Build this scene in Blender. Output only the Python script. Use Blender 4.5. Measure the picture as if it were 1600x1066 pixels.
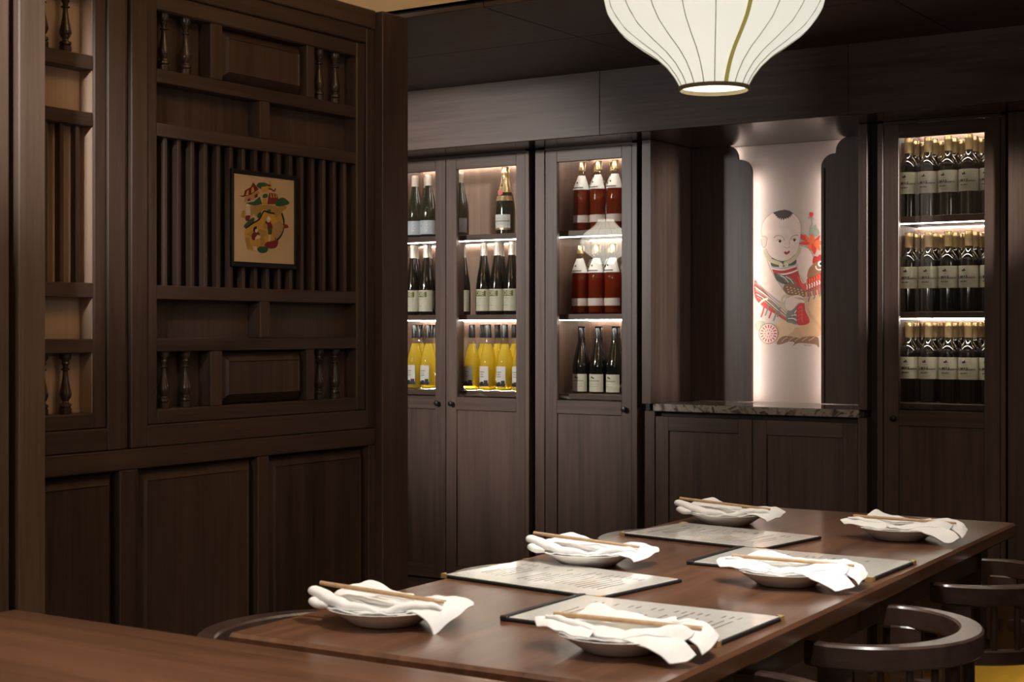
import bpy, math, random
from math import sin, cos, pi, radians as R
random.seed(7)
for o in list(bpy.data.objects):
    bpy.data.objects.remove(o, do_unlink=True)
sc = bpy.context.scene
COL = sc.collection

# ------------------------------------------------------------------ camera, world, lights, exposure
cam_d = bpy.data.cameras.new('camera')
cam = bpy.data.objects.new('camera', cam_d)
COL.objects.link(cam)
cam.location = (0, 0, 1.25)
cam.rotation_euler = (R(90), 0, R(33.4275))
cam_d.sensor_width = 36.0
cam_d.lens = 36.0 * 2374 / 1600
cam_d.shift_y = -18 / 1600
cam_d.clip_start = 0.05
cam_d.dof.use_dof = True
cam_d.dof.focus_distance = 5.0
cam_d.dof.aperture_fstop = 11
sc.camera = cam

w = bpy.data.worlds.new('world')
sc.world = w
w.use_nodes = True
w.node_tree.nodes['Background'].inputs[0].default_value = (1.0, 0.82, 0.62, 1)
w.node_tree.nodes['Background'].inputs[1].default_value = 0.05

sc.view_settings.view_transform = 'Standard'
sc.view_settings.look = 'None'
sc.view_settings.exposure = 0.0
sc.view_settings.gamma = 1.0
sc.view_settings.use_curve_mapping = False
sc.cycles.max_bounces = 10
sc.cycles.transparent_max_bounces = 16
sc.cycles.sample_clamp_indirect = 6.0
sc.cycles.caustics_reflective = False
sc.cycles.caustics_refractive = False

WARM = (1.0, 0.86, 0.70)
NEUT = (1.0, 0.965, 0.915)
def spot(name, loc, target, power, angle, blend, radius, col):
    d = bpy.data.lights.new(name, 'SPOT')
    d.energy = power; d.spot_size = R(angle); d.spot_blend = blend
    d.shadow_soft_size = radius; d.color = col
    o = bpy.data.objects.new(name, d); COL.objects.link(o)
    o.location = loc
    v = [target[i] - loc[i] for i in range(3)]
    from mathutils import Vector
    o.rotation_euler = Vector(v).to_track_quat('-Z', 'Y').to_euler()
    return o
# ceiling downlights (high ceiling, z 2.78) over the tables, then added spots aimed at single parts
spot('unseen_spot', (-0.55, 2.05, 2.77), (-1.25, 2.15, 0.75), 150, 58, 0.7, 0.05, NEUT)
spot('unseen_spot', (-1.95, 2.95, 2.77), (-1.50, 3.00, 0.75), 44, 50, 0.7, 0.05, NEUT)
spot('unseen_spot', (-0.75, 3.55, 2.77), (-1.35, 3.45, 0.75), 50, 54, 0.7, 0.05, NEUT)
spot('unseen_spot', (-1.75, 0.75, 2.77), (-1.70, 1.20, 0.75), 45, 60, 0.9, 0.06, NEUT)
spot('unseen_spot', (-4.55, 1.60, 2.30), (-3.80, 5.50, 1.45), 560, 33, 0.9, 0.10, NEUT)  # added spot below ceiling height, brightens the left cabinets and fascia
spot('alcove_side_fill', (-0.30, 5.05, 1.90), (-2.93, 5.64, 1.45), 270, 24, 0.6, 0.05, NEUT)  # added free-floating spot, brightens the left side wall of the alcove
spot('unseen_spot', (-1.90, 0.80, 2.77), (-2.93, 2.22, 1.90), 300, 22, 1.0, 0.08, NEUT)  # added narrow spot, brightens the column
# unseen point lights added as room fill, without lantern bodies
def fill_light(loc, power, radius=0.18, col=NEUT):
    d = bpy.data.lights.new('room_fill', 'POINT'); d.energy = power; d.shadow_soft_size = radius; d.color = col
    o = bpy.data.objects.new('room_fill', d); COL.objects.link(o); o.location = loc
for lx, ly, pw in ((0.90, -1.20, 11), (-1.20, -1.60, 60), (-4.80, 1.70, 55), (0.90, 3.20, 12)):
    fill_light((lx, ly, 1.98), pw)

# ------------------------------------------------------------------ materials
def nmat(name):
    m = bpy.data.materials.new(name); m.use_nodes = True
    nt = m.node_tree
    return m, nt, nt.nodes['Principled BSDF']
def plain(name, col, rough=0.5, metal=0.0, coat=0.0, spec=0.5, noise=0.06, nscale=40):
    m, nt, p = nmat(name)
    p.inputs['Roughness'].default_value = rough
    p.inputs['Metallic'].default_value = metal
    p.inputs['Coat Weight'].default_value = coat
    p.inputs['Coat Roughness'].default_value = 0.08
    p.inputs['Specular IOR Level'].default_value = spec
    tc = nt.nodes.new('ShaderNodeTexCoord'); n = nt.nodes.new('ShaderNodeTexNoise')
    n.inputs['Scale'].default_value = nscale; n.inputs['Detail'].default_value = 4
    nt.links.new(tc.outputs['Object'], n.inputs['Vector'])
    r = nt.nodes.new('ShaderNodeValToRGB')
    a = [max(0, c * (1 - noise)) for c in col]; b = [min(1, c * (1 + noise)) for c in col]
    r.color_ramp.elements[0].color = (*a, 1); r.color_ramp.elements[1].color = (*b, 1)
    r.color_ramp.elements[0].position = 0.3; r.color_ramp.elements[1].position = 0.7
    nt.links.new(n.outputs['Fac'], r.inputs['Fac'])
    nt.links.new(r.outputs['Color'], p.inputs['Base Color'])
    return m
def wood(name, axis, dark, light, rough=0.42, freq=55.0, bump=0.08, coat=0.0, spec=0.4):
    m, nt, p = nmat(name)
    tc = nt.nodes.new('ShaderNodeTexCoord')
    mp = nt.nodes.new('ShaderNodeMapping')
    s = [freq, freq, freq]; s['xyz'.index(axis)] = freq * 0.035
    mp.inputs['Scale'].default_value = s
    nt.links.new(tc.outputs['Object'], mp.inputs['Vector'])
    n = nt.nodes.new('ShaderNodeTexNoise'); n.inputs['Scale'].default_value = 1.0
    n.inputs['Detail'].default_value = 6; n.inputs['Roughness'].default_value = 0.62
    n.inputs['Distortion'].default_value = 0.35
    nt.links.new(mp.outputs['Vector'], n.inputs['Vector'])
    mp2 = nt.nodes.new('ShaderNodeMapping')
    s2 = [5.0, 5.0, 5.0]; s2['xyz'.index(axis)] = 0.7
    mp2.inputs['Scale'].default_value = s2
    nt.links.new(tc.outputs['Object'], mp2.inputs['Vector'])
    n2 = nt.nodes.new('ShaderNodeTexNoise'); n2.inputs['Scale'].default_value = 1.0
    n2.inputs['Detail'].default_value = 3; n2.inputs['Distortion'].default_value = 0.8
    nt.links.new(mp2.outputs['Vector'], n2.inputs['Vector'])
    mx = nt.nodes.new('ShaderNodeMath'); mx.operation = 'MULTIPLY_ADD'
    mx.inputs[1].default_value = 0.55
    nt.links.new(n.outputs['Fac'], mx.inputs[0])
    m3 = nt.nodes.new('ShaderNodeMath'); m3.operation = 'MULTIPLY'; m3.inputs[1].default_value = 0.45
    nt.links.new(n2.outputs['Fac'], m3.inputs[0]); nt.links.new(m3.outputs[0], mx.inputs[2])
    oi = nt.nodes.new('ShaderNodeObjectInfo')
    m4 = nt.nodes.new('ShaderNodeMath'); m4.operation = 'MULTIPLY_ADD'; m4.inputs[1].default_value = 0.12
    nt.links.new(oi.outputs['Random'], m4.inputs[0]); nt.links.new(mx.outputs[0], m4.inputs[2])
    r = nt.nodes.new('ShaderNodeValToRGB')
    r.color_ramp.elements[0].position = 0.36; r.color_ramp.elements[1].position = 0.74
    r.color_ramp.elements[0].color = (*dark, 1); r.color_ramp.elements[1].color = (*light, 1)
    nt.links.new(m4.outputs[0], r.inputs['Fac'])
    nt.links.new(r.outputs['Color'], p.inputs['Base Color'])
    b = nt.nodes.new('ShaderNodeBump'); b.inputs['Strength'].default_value = bump
    b.inputs['Distance'].default_value = 0.002
    nt.links.new(n.outputs['Fac'], b.inputs['Height']); nt.links.new(b.outputs['Normal'], p.inputs['Normal'])
    p.inputs['Roughness'].default_value = rough
    p.inputs['Coat Weight'].default_value = coat; p.inputs['Coat Roughness'].default_value = 0.16
    p.inputs['Specular IOR Level'].default_value = spec
    return m
def emis(name, col, strength):
    m, nt, p = nmat(name)
    p.inputs['Base Color'].default_value = (*col, 1)
    p.inputs['Emission Color'].default_value = (*col, 1)
    p.inputs['Emission Strength'].default_value = strength
    return m
def thin_glass(name, tint, boost, rough=0.0):
    m, nt, p = nmat(name); nt.nodes.remove(p)
    out = nt.nodes['Material Output']
    t = nt.nodes.new('ShaderNodeBsdfTransparent'); t.inputs[0].default_value = (*tint, 1)
    g = nt.nodes.new('ShaderNodeBsdfGlossy'); g.inputs['Roughness'].default_value = rough
    lw = nt.nodes.new('ShaderNodeLayerWeight'); lw.inputs[0].default_value = 0.5
    pw = nt.nodes.new('ShaderNodeMath'); pw.operation = 'POWER'; pw.inputs[1].default_value = 5.0
    nt.links.new(lw.outputs['Facing'], pw.inputs[0])
    f = nt.nodes.new('ShaderNodeMath'); f.operation = 'MULTIPLY_ADD'; f.inputs[1].default_value = 0.96; f.inputs[2].default_value = 0.04
    nt.links.new(pw.outputs[0], f.inputs[0])
    k = nt.nodes.new('ShaderNodeMath'); k.operation = 'MULTIPLY'; k.inputs[1].default_value = boost; k.use_clamp = True
    x = nt.nodes.new('ShaderNodeMixShader')
    nt.links.new(f.outputs[0], k.inputs[0]); nt.links.new(k.outputs[0], x.inputs[0])
    nt.links.new(t.outputs[0], x.inputs[1]); nt.links.new(g.outputs[0], x.inputs[2])
    nt.links.new(x.outputs[0], out.inputs['Surface'])
    return m
def wine_mat(name, col, trans):
    m, nt, p = nmat(name); nt.nodes.remove(p)
    out = nt.nodes['Material Output']
    d = nt.nodes.new('ShaderNodeBsdfDiffuse'); d.inputs[0].default_value = (*col, 1)
    t = nt.nodes.new('ShaderNodeBsdfTranslucent'); t.inputs[0].default_value = (*col, 1)
    v = nt.nodes.new('ShaderNodeBsdfTransparent'); v.inputs[0].default_value = (*col, 1)
    a = nt.nodes.new('ShaderNodeMixShader'); a.inputs[0].default_value = 0.6
    b = nt.nodes.new('ShaderNodeMixShader'); b.inputs[0].default_value = trans
    nt.links.new(d.outputs[0], a.inputs[1]); nt.links.new(t.outputs[0], a.inputs[2])
    nt.links.new(a.outputs[0], b.inputs[1]); nt.links.new(v.outputs[0], b.inputs[2])
    nt.links.new(b.outputs[0], out.inputs['Surface'])
    return m

WD, WL = (0.037, 0.0225, 0.0172), (0.116, 0.074, 0.058)
M = {}
for ax in 'xyz':
    M['wood_' + ax] = wood('dark_walnut_' + ax, ax, WD, WL)
M['table_y'] = wood('table_walnut', 'y', (0.044, 0.0180, 0.0095), (0.192, 0.087, 0.045), rough=0.34, freq=38, bump=0.04, coat=0.5)
M['table_x'] = wood('table_walnut_cross', 'x', (0.044, 0.0180, 0.0095), (0.192, 0.087, 0.045), rough=0.36, freq=38, bump=0.04, coat=0.5)
M['chair'] = wood('chair_walnut', 'x', (0.024, 0.013, 0.011), (0.075, 0.045, 0.036), rough=0.30, freq=45, bump=0.03, coat=0.3)
M['veneer'] = wood('light_veneer', 'z', (0.40, 0.27, 0.19), (0.60, 0.44, 0.33), rough=0.5)
M['turned'] = wood('turned_wood', 'z', (0.030, 0.020, 0.014), (0.085, 0.058, 0.042), rough=0.26, coat=0.4)
M['inner'] = wood('cabinet_lining', 'z', (0.13, 0.075, 0.054), (0.29, 0.185, 0.138), rough=0.5)
M['wood_gloss'] = wood('polished_walnut', 'x', WD, WL, rough=0.22, coat=0.3)
M['column'] = wood('lit_column_wood', 'z', (0.085, 0.055, 0.042), (0.21, 0.145, 0.112), rough=0.5)  # walnut lightened so the column looks brightly lit
M['gap'] = plain('shadow_gap_paint', (0.012, 0.010, 0.010), 0.7)  # shade inside gaps and recesses put into a near-black colour
M['ceil'] = plain('ochre_plaster', (0.74, 0.50, 0.24), 0.85, nscale=6)
M['plaster'] = plain('tan_plaster', (0.46, 0.36, 0.27), 0.85, nscale=6)
M['glass'] = thin_glass('door_glass', (0.97, 0.97, 0.96), 1.9)
M['clear_bottle'] = thin_glass('clear_bottle_glass', (0.95, 0.96, 0.93), 1.6, 0.02)
M['dark_bottle'] = plain('dark_bottle_glass', (0.004, 0.005, 0.004), 0.06, coat=0.6, spec=0.7, noise=0.1)
M['green_bottle'] = plain('green_bottle_glass', (0.010, 0.016, 0.009), 0.07, coat=0.6, spec=0.7, noise=0.1)
M['yellow_wine'] = wine_mat('yellow_wine', (1.0, 0.86, 0.16), 0.40)
M['rose_wine'] = wine_mat('rose_wine', (0.52, 0.075, 0.022), 0.35)
M['label_cream'] = plain('cream_label_paper', (0.60, 0.58, 0.46), 0.6)
M['label_white'] = plain('white_label_paper', (0.72, 0.71, 0.68), 0.6)
M['label_blue'] = plain('blue_grey_label_paper', (0.50, 0.55, 0.62), 0.6)
M['label_pink'] = plain('pink_label_paper', (0.66, 0.55, 0.50), 0.6)
M['label_olive'] = plain('olive_print', (0.115, 0.135, 0.012), 0.6)
M['ink'] = plain('black_ink', (0.02, 0.02, 0.02), 0.6)
M['ink_soft'] = plain('grey_ink', (0.12, 0.11, 0.10), 0.6)
M['menu_ink'] = plain('menu_ink', (0.42, 0.40, 0.36), 0.22, coat=0.9)
M['gold_foil'] = plain('gold_foil', (0.62, 0.46, 0.24), 0.32, metal=0.85)
M['cap_silver'] = plain('silver_capsule', (0.55, 0.50, 0.45), 0.38, metal=0.6)
M['cap_cream'] = plain('cream_capsule', (0.58, 0.50, 0.44), 0.45)
M['cap_black'] = plain('black_capsule', (0.012, 0.013, 0.016), 0.30)
M['seal_red'] = plain('red_seal', (0.55, 0.04, 0.03), 0.4)
M['brass'] = plain('brass', (0.80, 0.58, 0.25), 0.3, metal=0.55)
M['black_metal'] = plain('black_metal', (0.015, 0.014, 0.013), 0.35, metal=0.5)
M['china'] = plain('white_china', (0.80, 0.79, 0.76), 0.12, coat=0.5, noise=0.02)
M['linen'] = plain('white_linen', (0.84, 0.84, 0.83), 0.85, noise=0.03, nscale=300)
M['bamboo'] = plain('bamboo', (0.46, 0.29, 0.15), 0.45, noise=0.15, nscale=60)
M['leather_black'] = plain('black_leatherette', (0.012, 0.012, 0.012), 0.4, nscale=200)
M['page'] = plain('menu_page', (0.82, 0.80, 0.74), 0.22, coat=0.9, noise=0.03)
M['yellow_seat'] = plain('yellow_leather', (0.62, 0.36, 0.035), 0.45, nscale=120)
M['led'] = emis('led_strip', (1.0, 0.91, 0.79), 65.0)
M['led_soft'] = emis('led_strip_rear', (1.0, 0.91, 0.79), 26.0)
M['led_niche'] = emis('niche_led', (1.0, 0.91, 0.83), 32.0)
M['mural_panel'] = plain('pale_mural_panel', (0.46, 0.37, 0.33), 0.45, noise=0.02)
M['fabric'] = emis('lantern_silk', (0.98, 0.97, 0.86), 0.66)
M['fabric_bright'] = emis('bright_lantern_silk', (0.98, 0.97, 0.86), 3.2)
M['bulb'] = emis('bulb', (1.0, 0.93, 0.82), 6.0)
M['rib'] = plain('lantern_rib', (0.40, 0.40, 0.27), 0.6)
M['ribbon'] = emis('olive_ribbon', (0.36, 0.31, 0.08), 0.5)  # emission stands in for lantern light shining through the ribbon
M['ring'] = plain('lantern_ring', (0.15, 0.11, 0.055), 0.7)
M['cord'] = plain('black_cord', (0.02, 0.02, 0.02), 0.6)
M['paper'] = plain('print_paper', (0.62, 0.44, 0.27), 0.7, noise=0.05, nscale=20)
M['frame_black'] = plain('black_frame', (0.010, 0.008, 0.008), 0.4)

def marble():
    m, nt, p = nmat('grey_marble')
    tc = nt.nodes.new('ShaderNodeTexCoord')
    n = nt.nodes.new('ShaderNodeTexNoise'); n.inputs['Scale'].default_value = 22; n.inputs['Detail'].default_value = 8
    n.inputs['Distortion'].default_value = 2.0
    nt.links.new(tc.outputs['Object'], n.inputs['Vector'])
    r = nt.nodes.new('ShaderNodeValToRGB')
    r.color_ramp.elements[0].position = 0.36; r.color_ramp.elements[0].color = (0.09, 0.075, 0.06, 1)
    r.color_ramp.elements[1].position = 0.52; r.color_ramp.elements[1].color = (0.36, 0.32, 0.28, 1)
    nt.links.new(n.outputs['Fac'], r.inputs['Fac']); nt.links.new(r.outputs['Color'], p.inputs['Base Color'])
    p.inputs['Roughness'].default_value = 0.07
    return m
M['marble'] = marble()
def floor_mat():
    m, nt, p = nmat('floor_tile')
    tc = nt.nodes.new('ShaderNodeTexCoord')
    b = nt.nodes.new('ShaderNodeTexBrick'); b.inputs['Scale'].default_value = 2.0
    b.inputs['Color1'].default_value = (0.10, 0.075, 0.055, 1); b.inputs['Color2'].default_value = (0.13, 0.095, 0.07, 1)
    b.inputs['Mortar'].default_value = (0.04, 0.03, 0.025, 1); b.inputs['Mortar Size'].default_value = 0.006
    nt.links.new(tc.outputs['Object'], b.inputs['Vector']); nt.links.new(b.outputs['Color'], p.inputs['Base Color'])
    p.inputs['Roughness'].default_value = 0.4
    return m
M['floor'] = floor_mat()

# ------------------------------------------------------------------ geometry helpers
class MB:
    def __init__(s): s.v = []; s.f = []; s.mi = []
    def add(s, vs, fs, mi=0):
        b = len(s.v); s.v += [tuple(p) for p in vs]
        s.f += [tuple(b + i for i in f) for f in fs]; s.mi += [mi] * len(fs)
        return s
    def box(s, x0, x1, y0, y1, z0, z1, b=0.002, mi=0):
        lo, hi = (min(x0, x1), min(y0, y1), min(z0, z1)), (max(x0, x1), max(y0, y1), max(z0, z1))
        b = min(b, *[(hi[i] - lo[i]) * 0.45 for i in range(3)])
        if b <= 0:
            vs = [(x, y, z) for x in (lo[0], hi[0]) for y in (lo[1], hi[1]) for z in (lo[2], hi[2])]
            return s.add(vs, [(0, 1, 3, 2), (4, 6, 7, 5), (0, 4, 5, 1), (2, 3, 7, 6), (0, 2, 6, 4), (1, 5, 7, 3)], mi)
        idx = {}; vs = []
        for cx in (0, 1):
            for cy in (0, 1):
                for cz in (0, 1):
                    for ax in range(3):
                        p = []
                        for i, c in enumerate((cx, cy, cz)):
                            e = hi[i] if c else lo[i]
                            p.append(e if i == ax else (e - b if c else e + b))
                        idx[cx, cy, cz, ax] = len(vs); vs.append(p)
        fs = []
        for ax in range(3):
            o = [i for i in range(3) if i != ax]
            for c in (0, 1):
                q = []
                for d in ((0, 0), (1, 0), (1, 1), (0, 1)):
                    k = [0, 0, 0]; k[ax] = c; k[o[0]], k[o[1]] = d; q.append(idx[(*k, ax)])
                fs.append(tuple(q))
            a, d = o
            for ca in (0, 1):
                for cd in (0, 1):
                    q = []
                    for e, fa in ((0, a), (0, d), (1, d), (1, a)):
                        k = [0, 0, 0]; k[ax] = e; k[a] = ca; k[d] = cd; q.append(idx[(*k, fa)])
                    fs.append(tuple(q))
        for cx in (0, 1):
            for cy in (0, 1):
                for cz in (0, 1):
                    fs.append(tuple(idx[cx, cy, cz, ax] for ax in range(3)))
        return s.add(vs, fs, mi)
    def lathe(s, prof, seg=24, c=(0, 0, 0), cap=True, mi=0):
        vs = []; fs = []; n = len(prof)
        for r, z in prof:
            for k in range(seg):
                a = 2 * pi * k / seg
                vs.append((c[0] + r * cos(a), c[1] + r * sin(a), c[2] + z))
        for i in range(n - 1):
            for k in range(seg):
                k2 = (k + 1) % seg
                fs.append((i * seg + k, i * seg + k2, (i + 1) * seg + k2, (i + 1) * seg + k))
        if cap:
            fs.append(tuple(reversed(range(seg)))); fs.append(tuple((n - 1) * seg + k for k in range(seg)))
        return s.add(vs, fs, mi)
    def sweep(s, pts, rad, seg=8, mi=0, flat=None, cap=True):
        from mathutils import Vector
        P = [Vector(p) for p in pts]; n = len(P)
        if not hasattr(rad, '__len__'): rad = [rad] * n
        vs = []; fs = []; up = None
        for i in range(n):
            t = (P[min(i + 1, n - 1)] - P[max(i - 1, 0)]).normalized()
            if up is None:
                up = Vector((0, 0, 1)) if abs(t.z) < 0.9 else Vector((0, 1, 0))
            u = (up - t * up.dot(t)).normalized(); v = t.cross(u); up = u
            fl = flat if flat else 1.0
            for k in range(seg):
                a = 2 * pi * (k + 0.5) / seg
                vs.append(P[i] + (u * cos(a) * fl + v * sin(a)) * rad[i])
        for i in range(n - 1):
            for k in range(seg):
                k2 = (k + 1) % seg
                fs.append((i * seg + k, i * seg + k2, (i + 1) * seg + k2, (i + 1) * seg + k))
        if cap:
            fs.append(tuple(reversed(range(seg)))); fs.append(tuple((n - 1) * seg + k for k in range(seg)))
        return s.add(vs, fs, mi)
    def rail(s, pts, wid, z0, z1, b=0.004, mi=0):
        """horizontal band of width wid[i] along pts (x, y), from z0 to z1, edges eased by b"""
        n = len(pts); vs = []; fs = []
        for i in range(n):
            ax, ay = pts[max(i - 1, 0)]; bx, by = pts[min(i + 1, n - 1)]
            L = math.hypot(bx - ax, by - ay); nx, ny = -(by - ay) / L, (bx - ax) / L
            h = wid[i] / 2
            for o, z in ((-h + b, z0), (h - b, z0), (h, z0 + b), (h, z1 - b), (h - b, z1), (-h + b, z1), (-h, z1 - b), (-h, z0 + b)):
                vs.append((pts[i][0] + nx * o, pts[i][1] + ny * o, z))
        for i in range(n - 1):
            for k in range(8):
                k2 = (k + 1) % 8
                fs.append((i * 8 + k, (i + 1) * 8 + k, (i + 1) * 8 + k2, i * 8 + k2))
        fs.append(tuple(range(8))); fs.append(tuple(reversed([(n - 1) * 8 + k for k in range(8)])))
        return s.add(vs, fs, mi)
    def build(s, name, mat, parent=None, off=(0, 0, 0), smooth=False, mats=None):
        me = bpy.data.meshes.new(name)
        me.from_pydata([(p[0] - off[0], p[1] - off[1], p[2] - off[2]) for p in s.v], [], s.f)
        for m in (mats or [mat]):
            me.materials.append(M[m] if isinstance(m, str) else m)
        for p, i in zip(me.polygons, s.mi):
            p.material_index = i
        import bmesh
        bm = bmesh.new(); bm.from_mesh(me); bmesh.ops.recalc_face_normals(bm, faces=bm.faces); bm.to_mesh(me); bm.free()
        if smooth:
            me.shade_smooth()
            try: me.set_sharp_from_angle(angle=R(smooth if smooth is not True else 50))
            except Exception: pass
        me.update()
        o = bpy.data.objects.new(name, me); COL.objects.link(o)
        if parent is not None: o.parent = parent
        return o
def tag(o, label=None, cat=None, group=None, kind=None):
    if label: o['label'] = label
    if cat: o['category'] = cat
    if group: o['group'] = group
    if kind: o['kind'] = kind
    return o
def empty(name, loc=(0, 0, 0), rz=0.0):
    o = bpy.data.objects.new(name, None); COL.objects.link(o)
    o.location = loc; o.rotation_euler = (0, 0, rz); o.empty_display_size = 0.05
    return o
def copy_tree(o, parent=None):
    c = o.copy(); COL.objects.link(c); c.parent = parent
    for ch in list(o.children): copy_tree(ch, c)
    return c
def crom(pts, n=8, closed=False):
    """Catmull-Rom through pts"""
    out = []; N = len(pts); d = len(pts[0])
    rng = range(N) if closed else range(N - 1)
    for i in rng:
        g = (lambda k: pts[k % N]) if closed else (lambda k: pts[max(0, min(N - 1, k))])
        a, b, c, e = g(i - 1), g(i), g(i + 1), g(i + 2)
        for j in range(n):
            t = j / n
            out.append(tuple(0.5 * (2 * b[k] + (c[k] - a[k]) * t + (2 * a[k] - 5 * b[k] + 4 * c[k] - e[k]) * t * t
                                    + (3 * b[k] - a[k] - 3 * c[k] + e[k]) * t ** 3) for k in range(d)))
    if not closed: out.append(tuple(pts[-1]))
    return out
_txt = {}
def text_mesh(body, size, bold=0.0):
    """outline of built-in lettering as flat verts (x right, y up), centred, and faces"""
    if (body, size) in _txt: return _txt[body, size]
    cu = bpy.data.curves.new('lettering', 'FONT'); cu.body = body; cu.size = size
    cu.align_x = 'CENTER'; cu.align_y = 'CENTER'; cu.resolution_u = 2; cu.offset = bold
    ob = bpy.data.objects.new('lettering', cu); COL.objects.link(ob)
    dg = bpy.context.evaluated_depsgraph_get(); me = bpy.data.meshes.new_from_object(ob.evaluated_get(dg))
    r = ([tuple(v.co[:2]) for v in me.vertices], [tuple(p.vertices) for p in me.polygons])
    bpy.data.objects.remove(ob); bpy.data.curves.remove(cu); bpy.data.meshes.remove(me)
    _txt[body, size] = r
    return r

# ------------------------------------------------------------------ the room
def struct(name, o):
    tag(o, kind='structure'); return o
def sbox(name, mat, *d, b=0.0):
    return struct(name, MB().box(*d, b=b).build(name, mat))
RX0, RX1, RY0, RY1, RZ = -8.2, 2.6, -3.4, 5.93, 2.80
sbox('floor', 'floor', RX0, RX1, RY0, RY1, -0.05, 0.0)
sbox('ceiling', 'ceil', RX0, RX1, RY0, 4.06, RZ, RZ + 0.05)
sbox('wall_left', 'plaster', RX0 - 0.05, RX0, RY0, RY1, 2.12, RZ)
sbox('wall_right', 'plaster', RX1, RX1 + 0.05, RY0, RY1, 2.12, RZ)
sbox('wall_front', 'plaster', RX0, RX1, RY0 - 0.05, RY0, 2.12, RZ)
for nm, x0, x1, y0, y1 in (('wall_panelling_left', RX0 - .05, RX0 + .02, RY0, RY1), ('wall_panelling_right', RX1 - .02, RX1 + .05, RY0, RY1), ('wall_panelling_front', RX0, RX1, RY0 - .05, RY0 + .02)):
    sbox(nm, 'wood_z', x0, x1, y0, y1, 0, 2.12)
sbox('wall_back', 'wood_z', RX0, RX1, RY1, RY1 + 0.05, 0, RZ)
# ochre bulkhead above the lowered wooden soffit
sbox('wall_bulkhead', 'ceil', RX0, RX1, 4.00, 4.06, 2.30, RZ)
# lowered soffit of dark boards, joints running both ways
so = struct('trim_1', empty('trim_1', (0, 4.6, 2.28)))
xs = [RX0, -5.1, -3.9, -2.75, -1.62, -0.45, 0.8, RX1]
for (y0, y1) in ((4.0, 4.592), (4.596, 5.26)):
    for a, b in zip(xs, xs[1:]):
        MB().box(a + .002, b - .002, y0, y1, 2.28, 2.30, b=.0015).build('soffit_board', 'wood_x', so, (0, 4.6, 2.28))
MB().box(RX0, RX1, 4.0, 5.26, 2.296, 2.31, b=0).build('soffit_backing', 'gap', so, (0, 4.6, 2.28))
fa = struct('trim_2', empty('trim_2', (0, 5.24, 2.025)))
xf = [RX0, -5.2, -4.12, -3.041, -2.007, -0.95, 0.1, RX1]
for a, b in zip(xf, xf[1:]):
    MB().box(a + .001, b - .001, 5.24, 5.258, 2.025, 2.28, b=.001).build('fascia_board', 'wood_x', fa, (0, 5.24, 2.025))
MB().box(RX0, RX1, 5.258, 5.262, 2.05, 2.29, b=0).build('fascia_backing', 'gap', fa, (0, 5.24, 2.025))
MB().box(RX0, RX1, 5.258, 5.93, 2.025, 2.05, b=0).build('fascia_underside', 'wood_gloss', fa, (0, 5.24, 2.025))

# ------------------------------------------------------------------ carved partition on the left (front face x = -3.03)
PX = -3.03
def baluster(parent, off, x, y, z0, z1, k=1.0):
    h = z1 - z0
    prof = [(.0125, 0), (.0155, .004), (.0155, .10), (.0125, .115), (.0155, .13), (.0150, .17), (.0090, .19), (.0080, .215),
            (.0120, .25), (.0155, .31), (.0150, .36), (.0115, .46), (.0080, .58), (.0065, .69), (.0068, .71), (.0110, .725), (.0110, .745),
            (.0068, .76), (.0075, .80), (.0110, .83), (.0085, .86), (.0140, .91), (.0150, .935), (.0150, 1.0)]
    pr = [(r * k, (z if z > .01 or z == 0 else z) * h) for r, z in prof]
    return MB().lathe(pr, 16, (x, y, z0)).build('baluster', 'turned', parent, off, smooth=40)
def raised_panel(parent, off, y0, y1, z0, z1, xf, xb, bev=.032, name='raised_panel'):
    """bevelled field panel facing +x"""
    m = MB(); s = .004
    q = [(y0, z0), (y1, z0), (y1, z1), (y0, z1)]
    i1 = [(y0 + s, z0 + s), (y1 - s, z0 + s), (y1 - s, z1 - s), (y0 + s, z1 - s)]
    i2 = [(y0 + bev, z0 + bev), (y1 - bev, z0 + bev), (y1 - bev, z1 - bev), (y0 + bev, z1 - bev)]
    i3 = [(y0 + bev + .002, z0 + bev + .002), (y1 - bev - .002, z0 + bev + .002), (y1 - bev - .002, z1 - bev - .002), (y0 + bev + .002, z1 - bev - .002)]
    xm = xb + (xf - xb) * .25
    vs = [(xb, *p) for p in q] + [(xm, *p) for p in i1] + [(xf, *p) for p in i2] + [(xf - .003, *p) for p in i3]
    fs = [(3, 2, 1, 0), (12, 13, 14, 15)]
    for L in range(3):
        for k in range(4):
            k2 = (k + 1) % 4
            fs.append((L * 4 + k, L * 4 + k2, L * 4 + 4 + k2, L * 4 + 4 + k))
    m.add(vs, fs)
    return m.build(name, 'wood_z', parent, off)
ZR = [(1.914, 1.951), (1.769, 1.805), (1.331, 1.369), (1.190, 1.226)]   # the four rails of both screens
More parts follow.
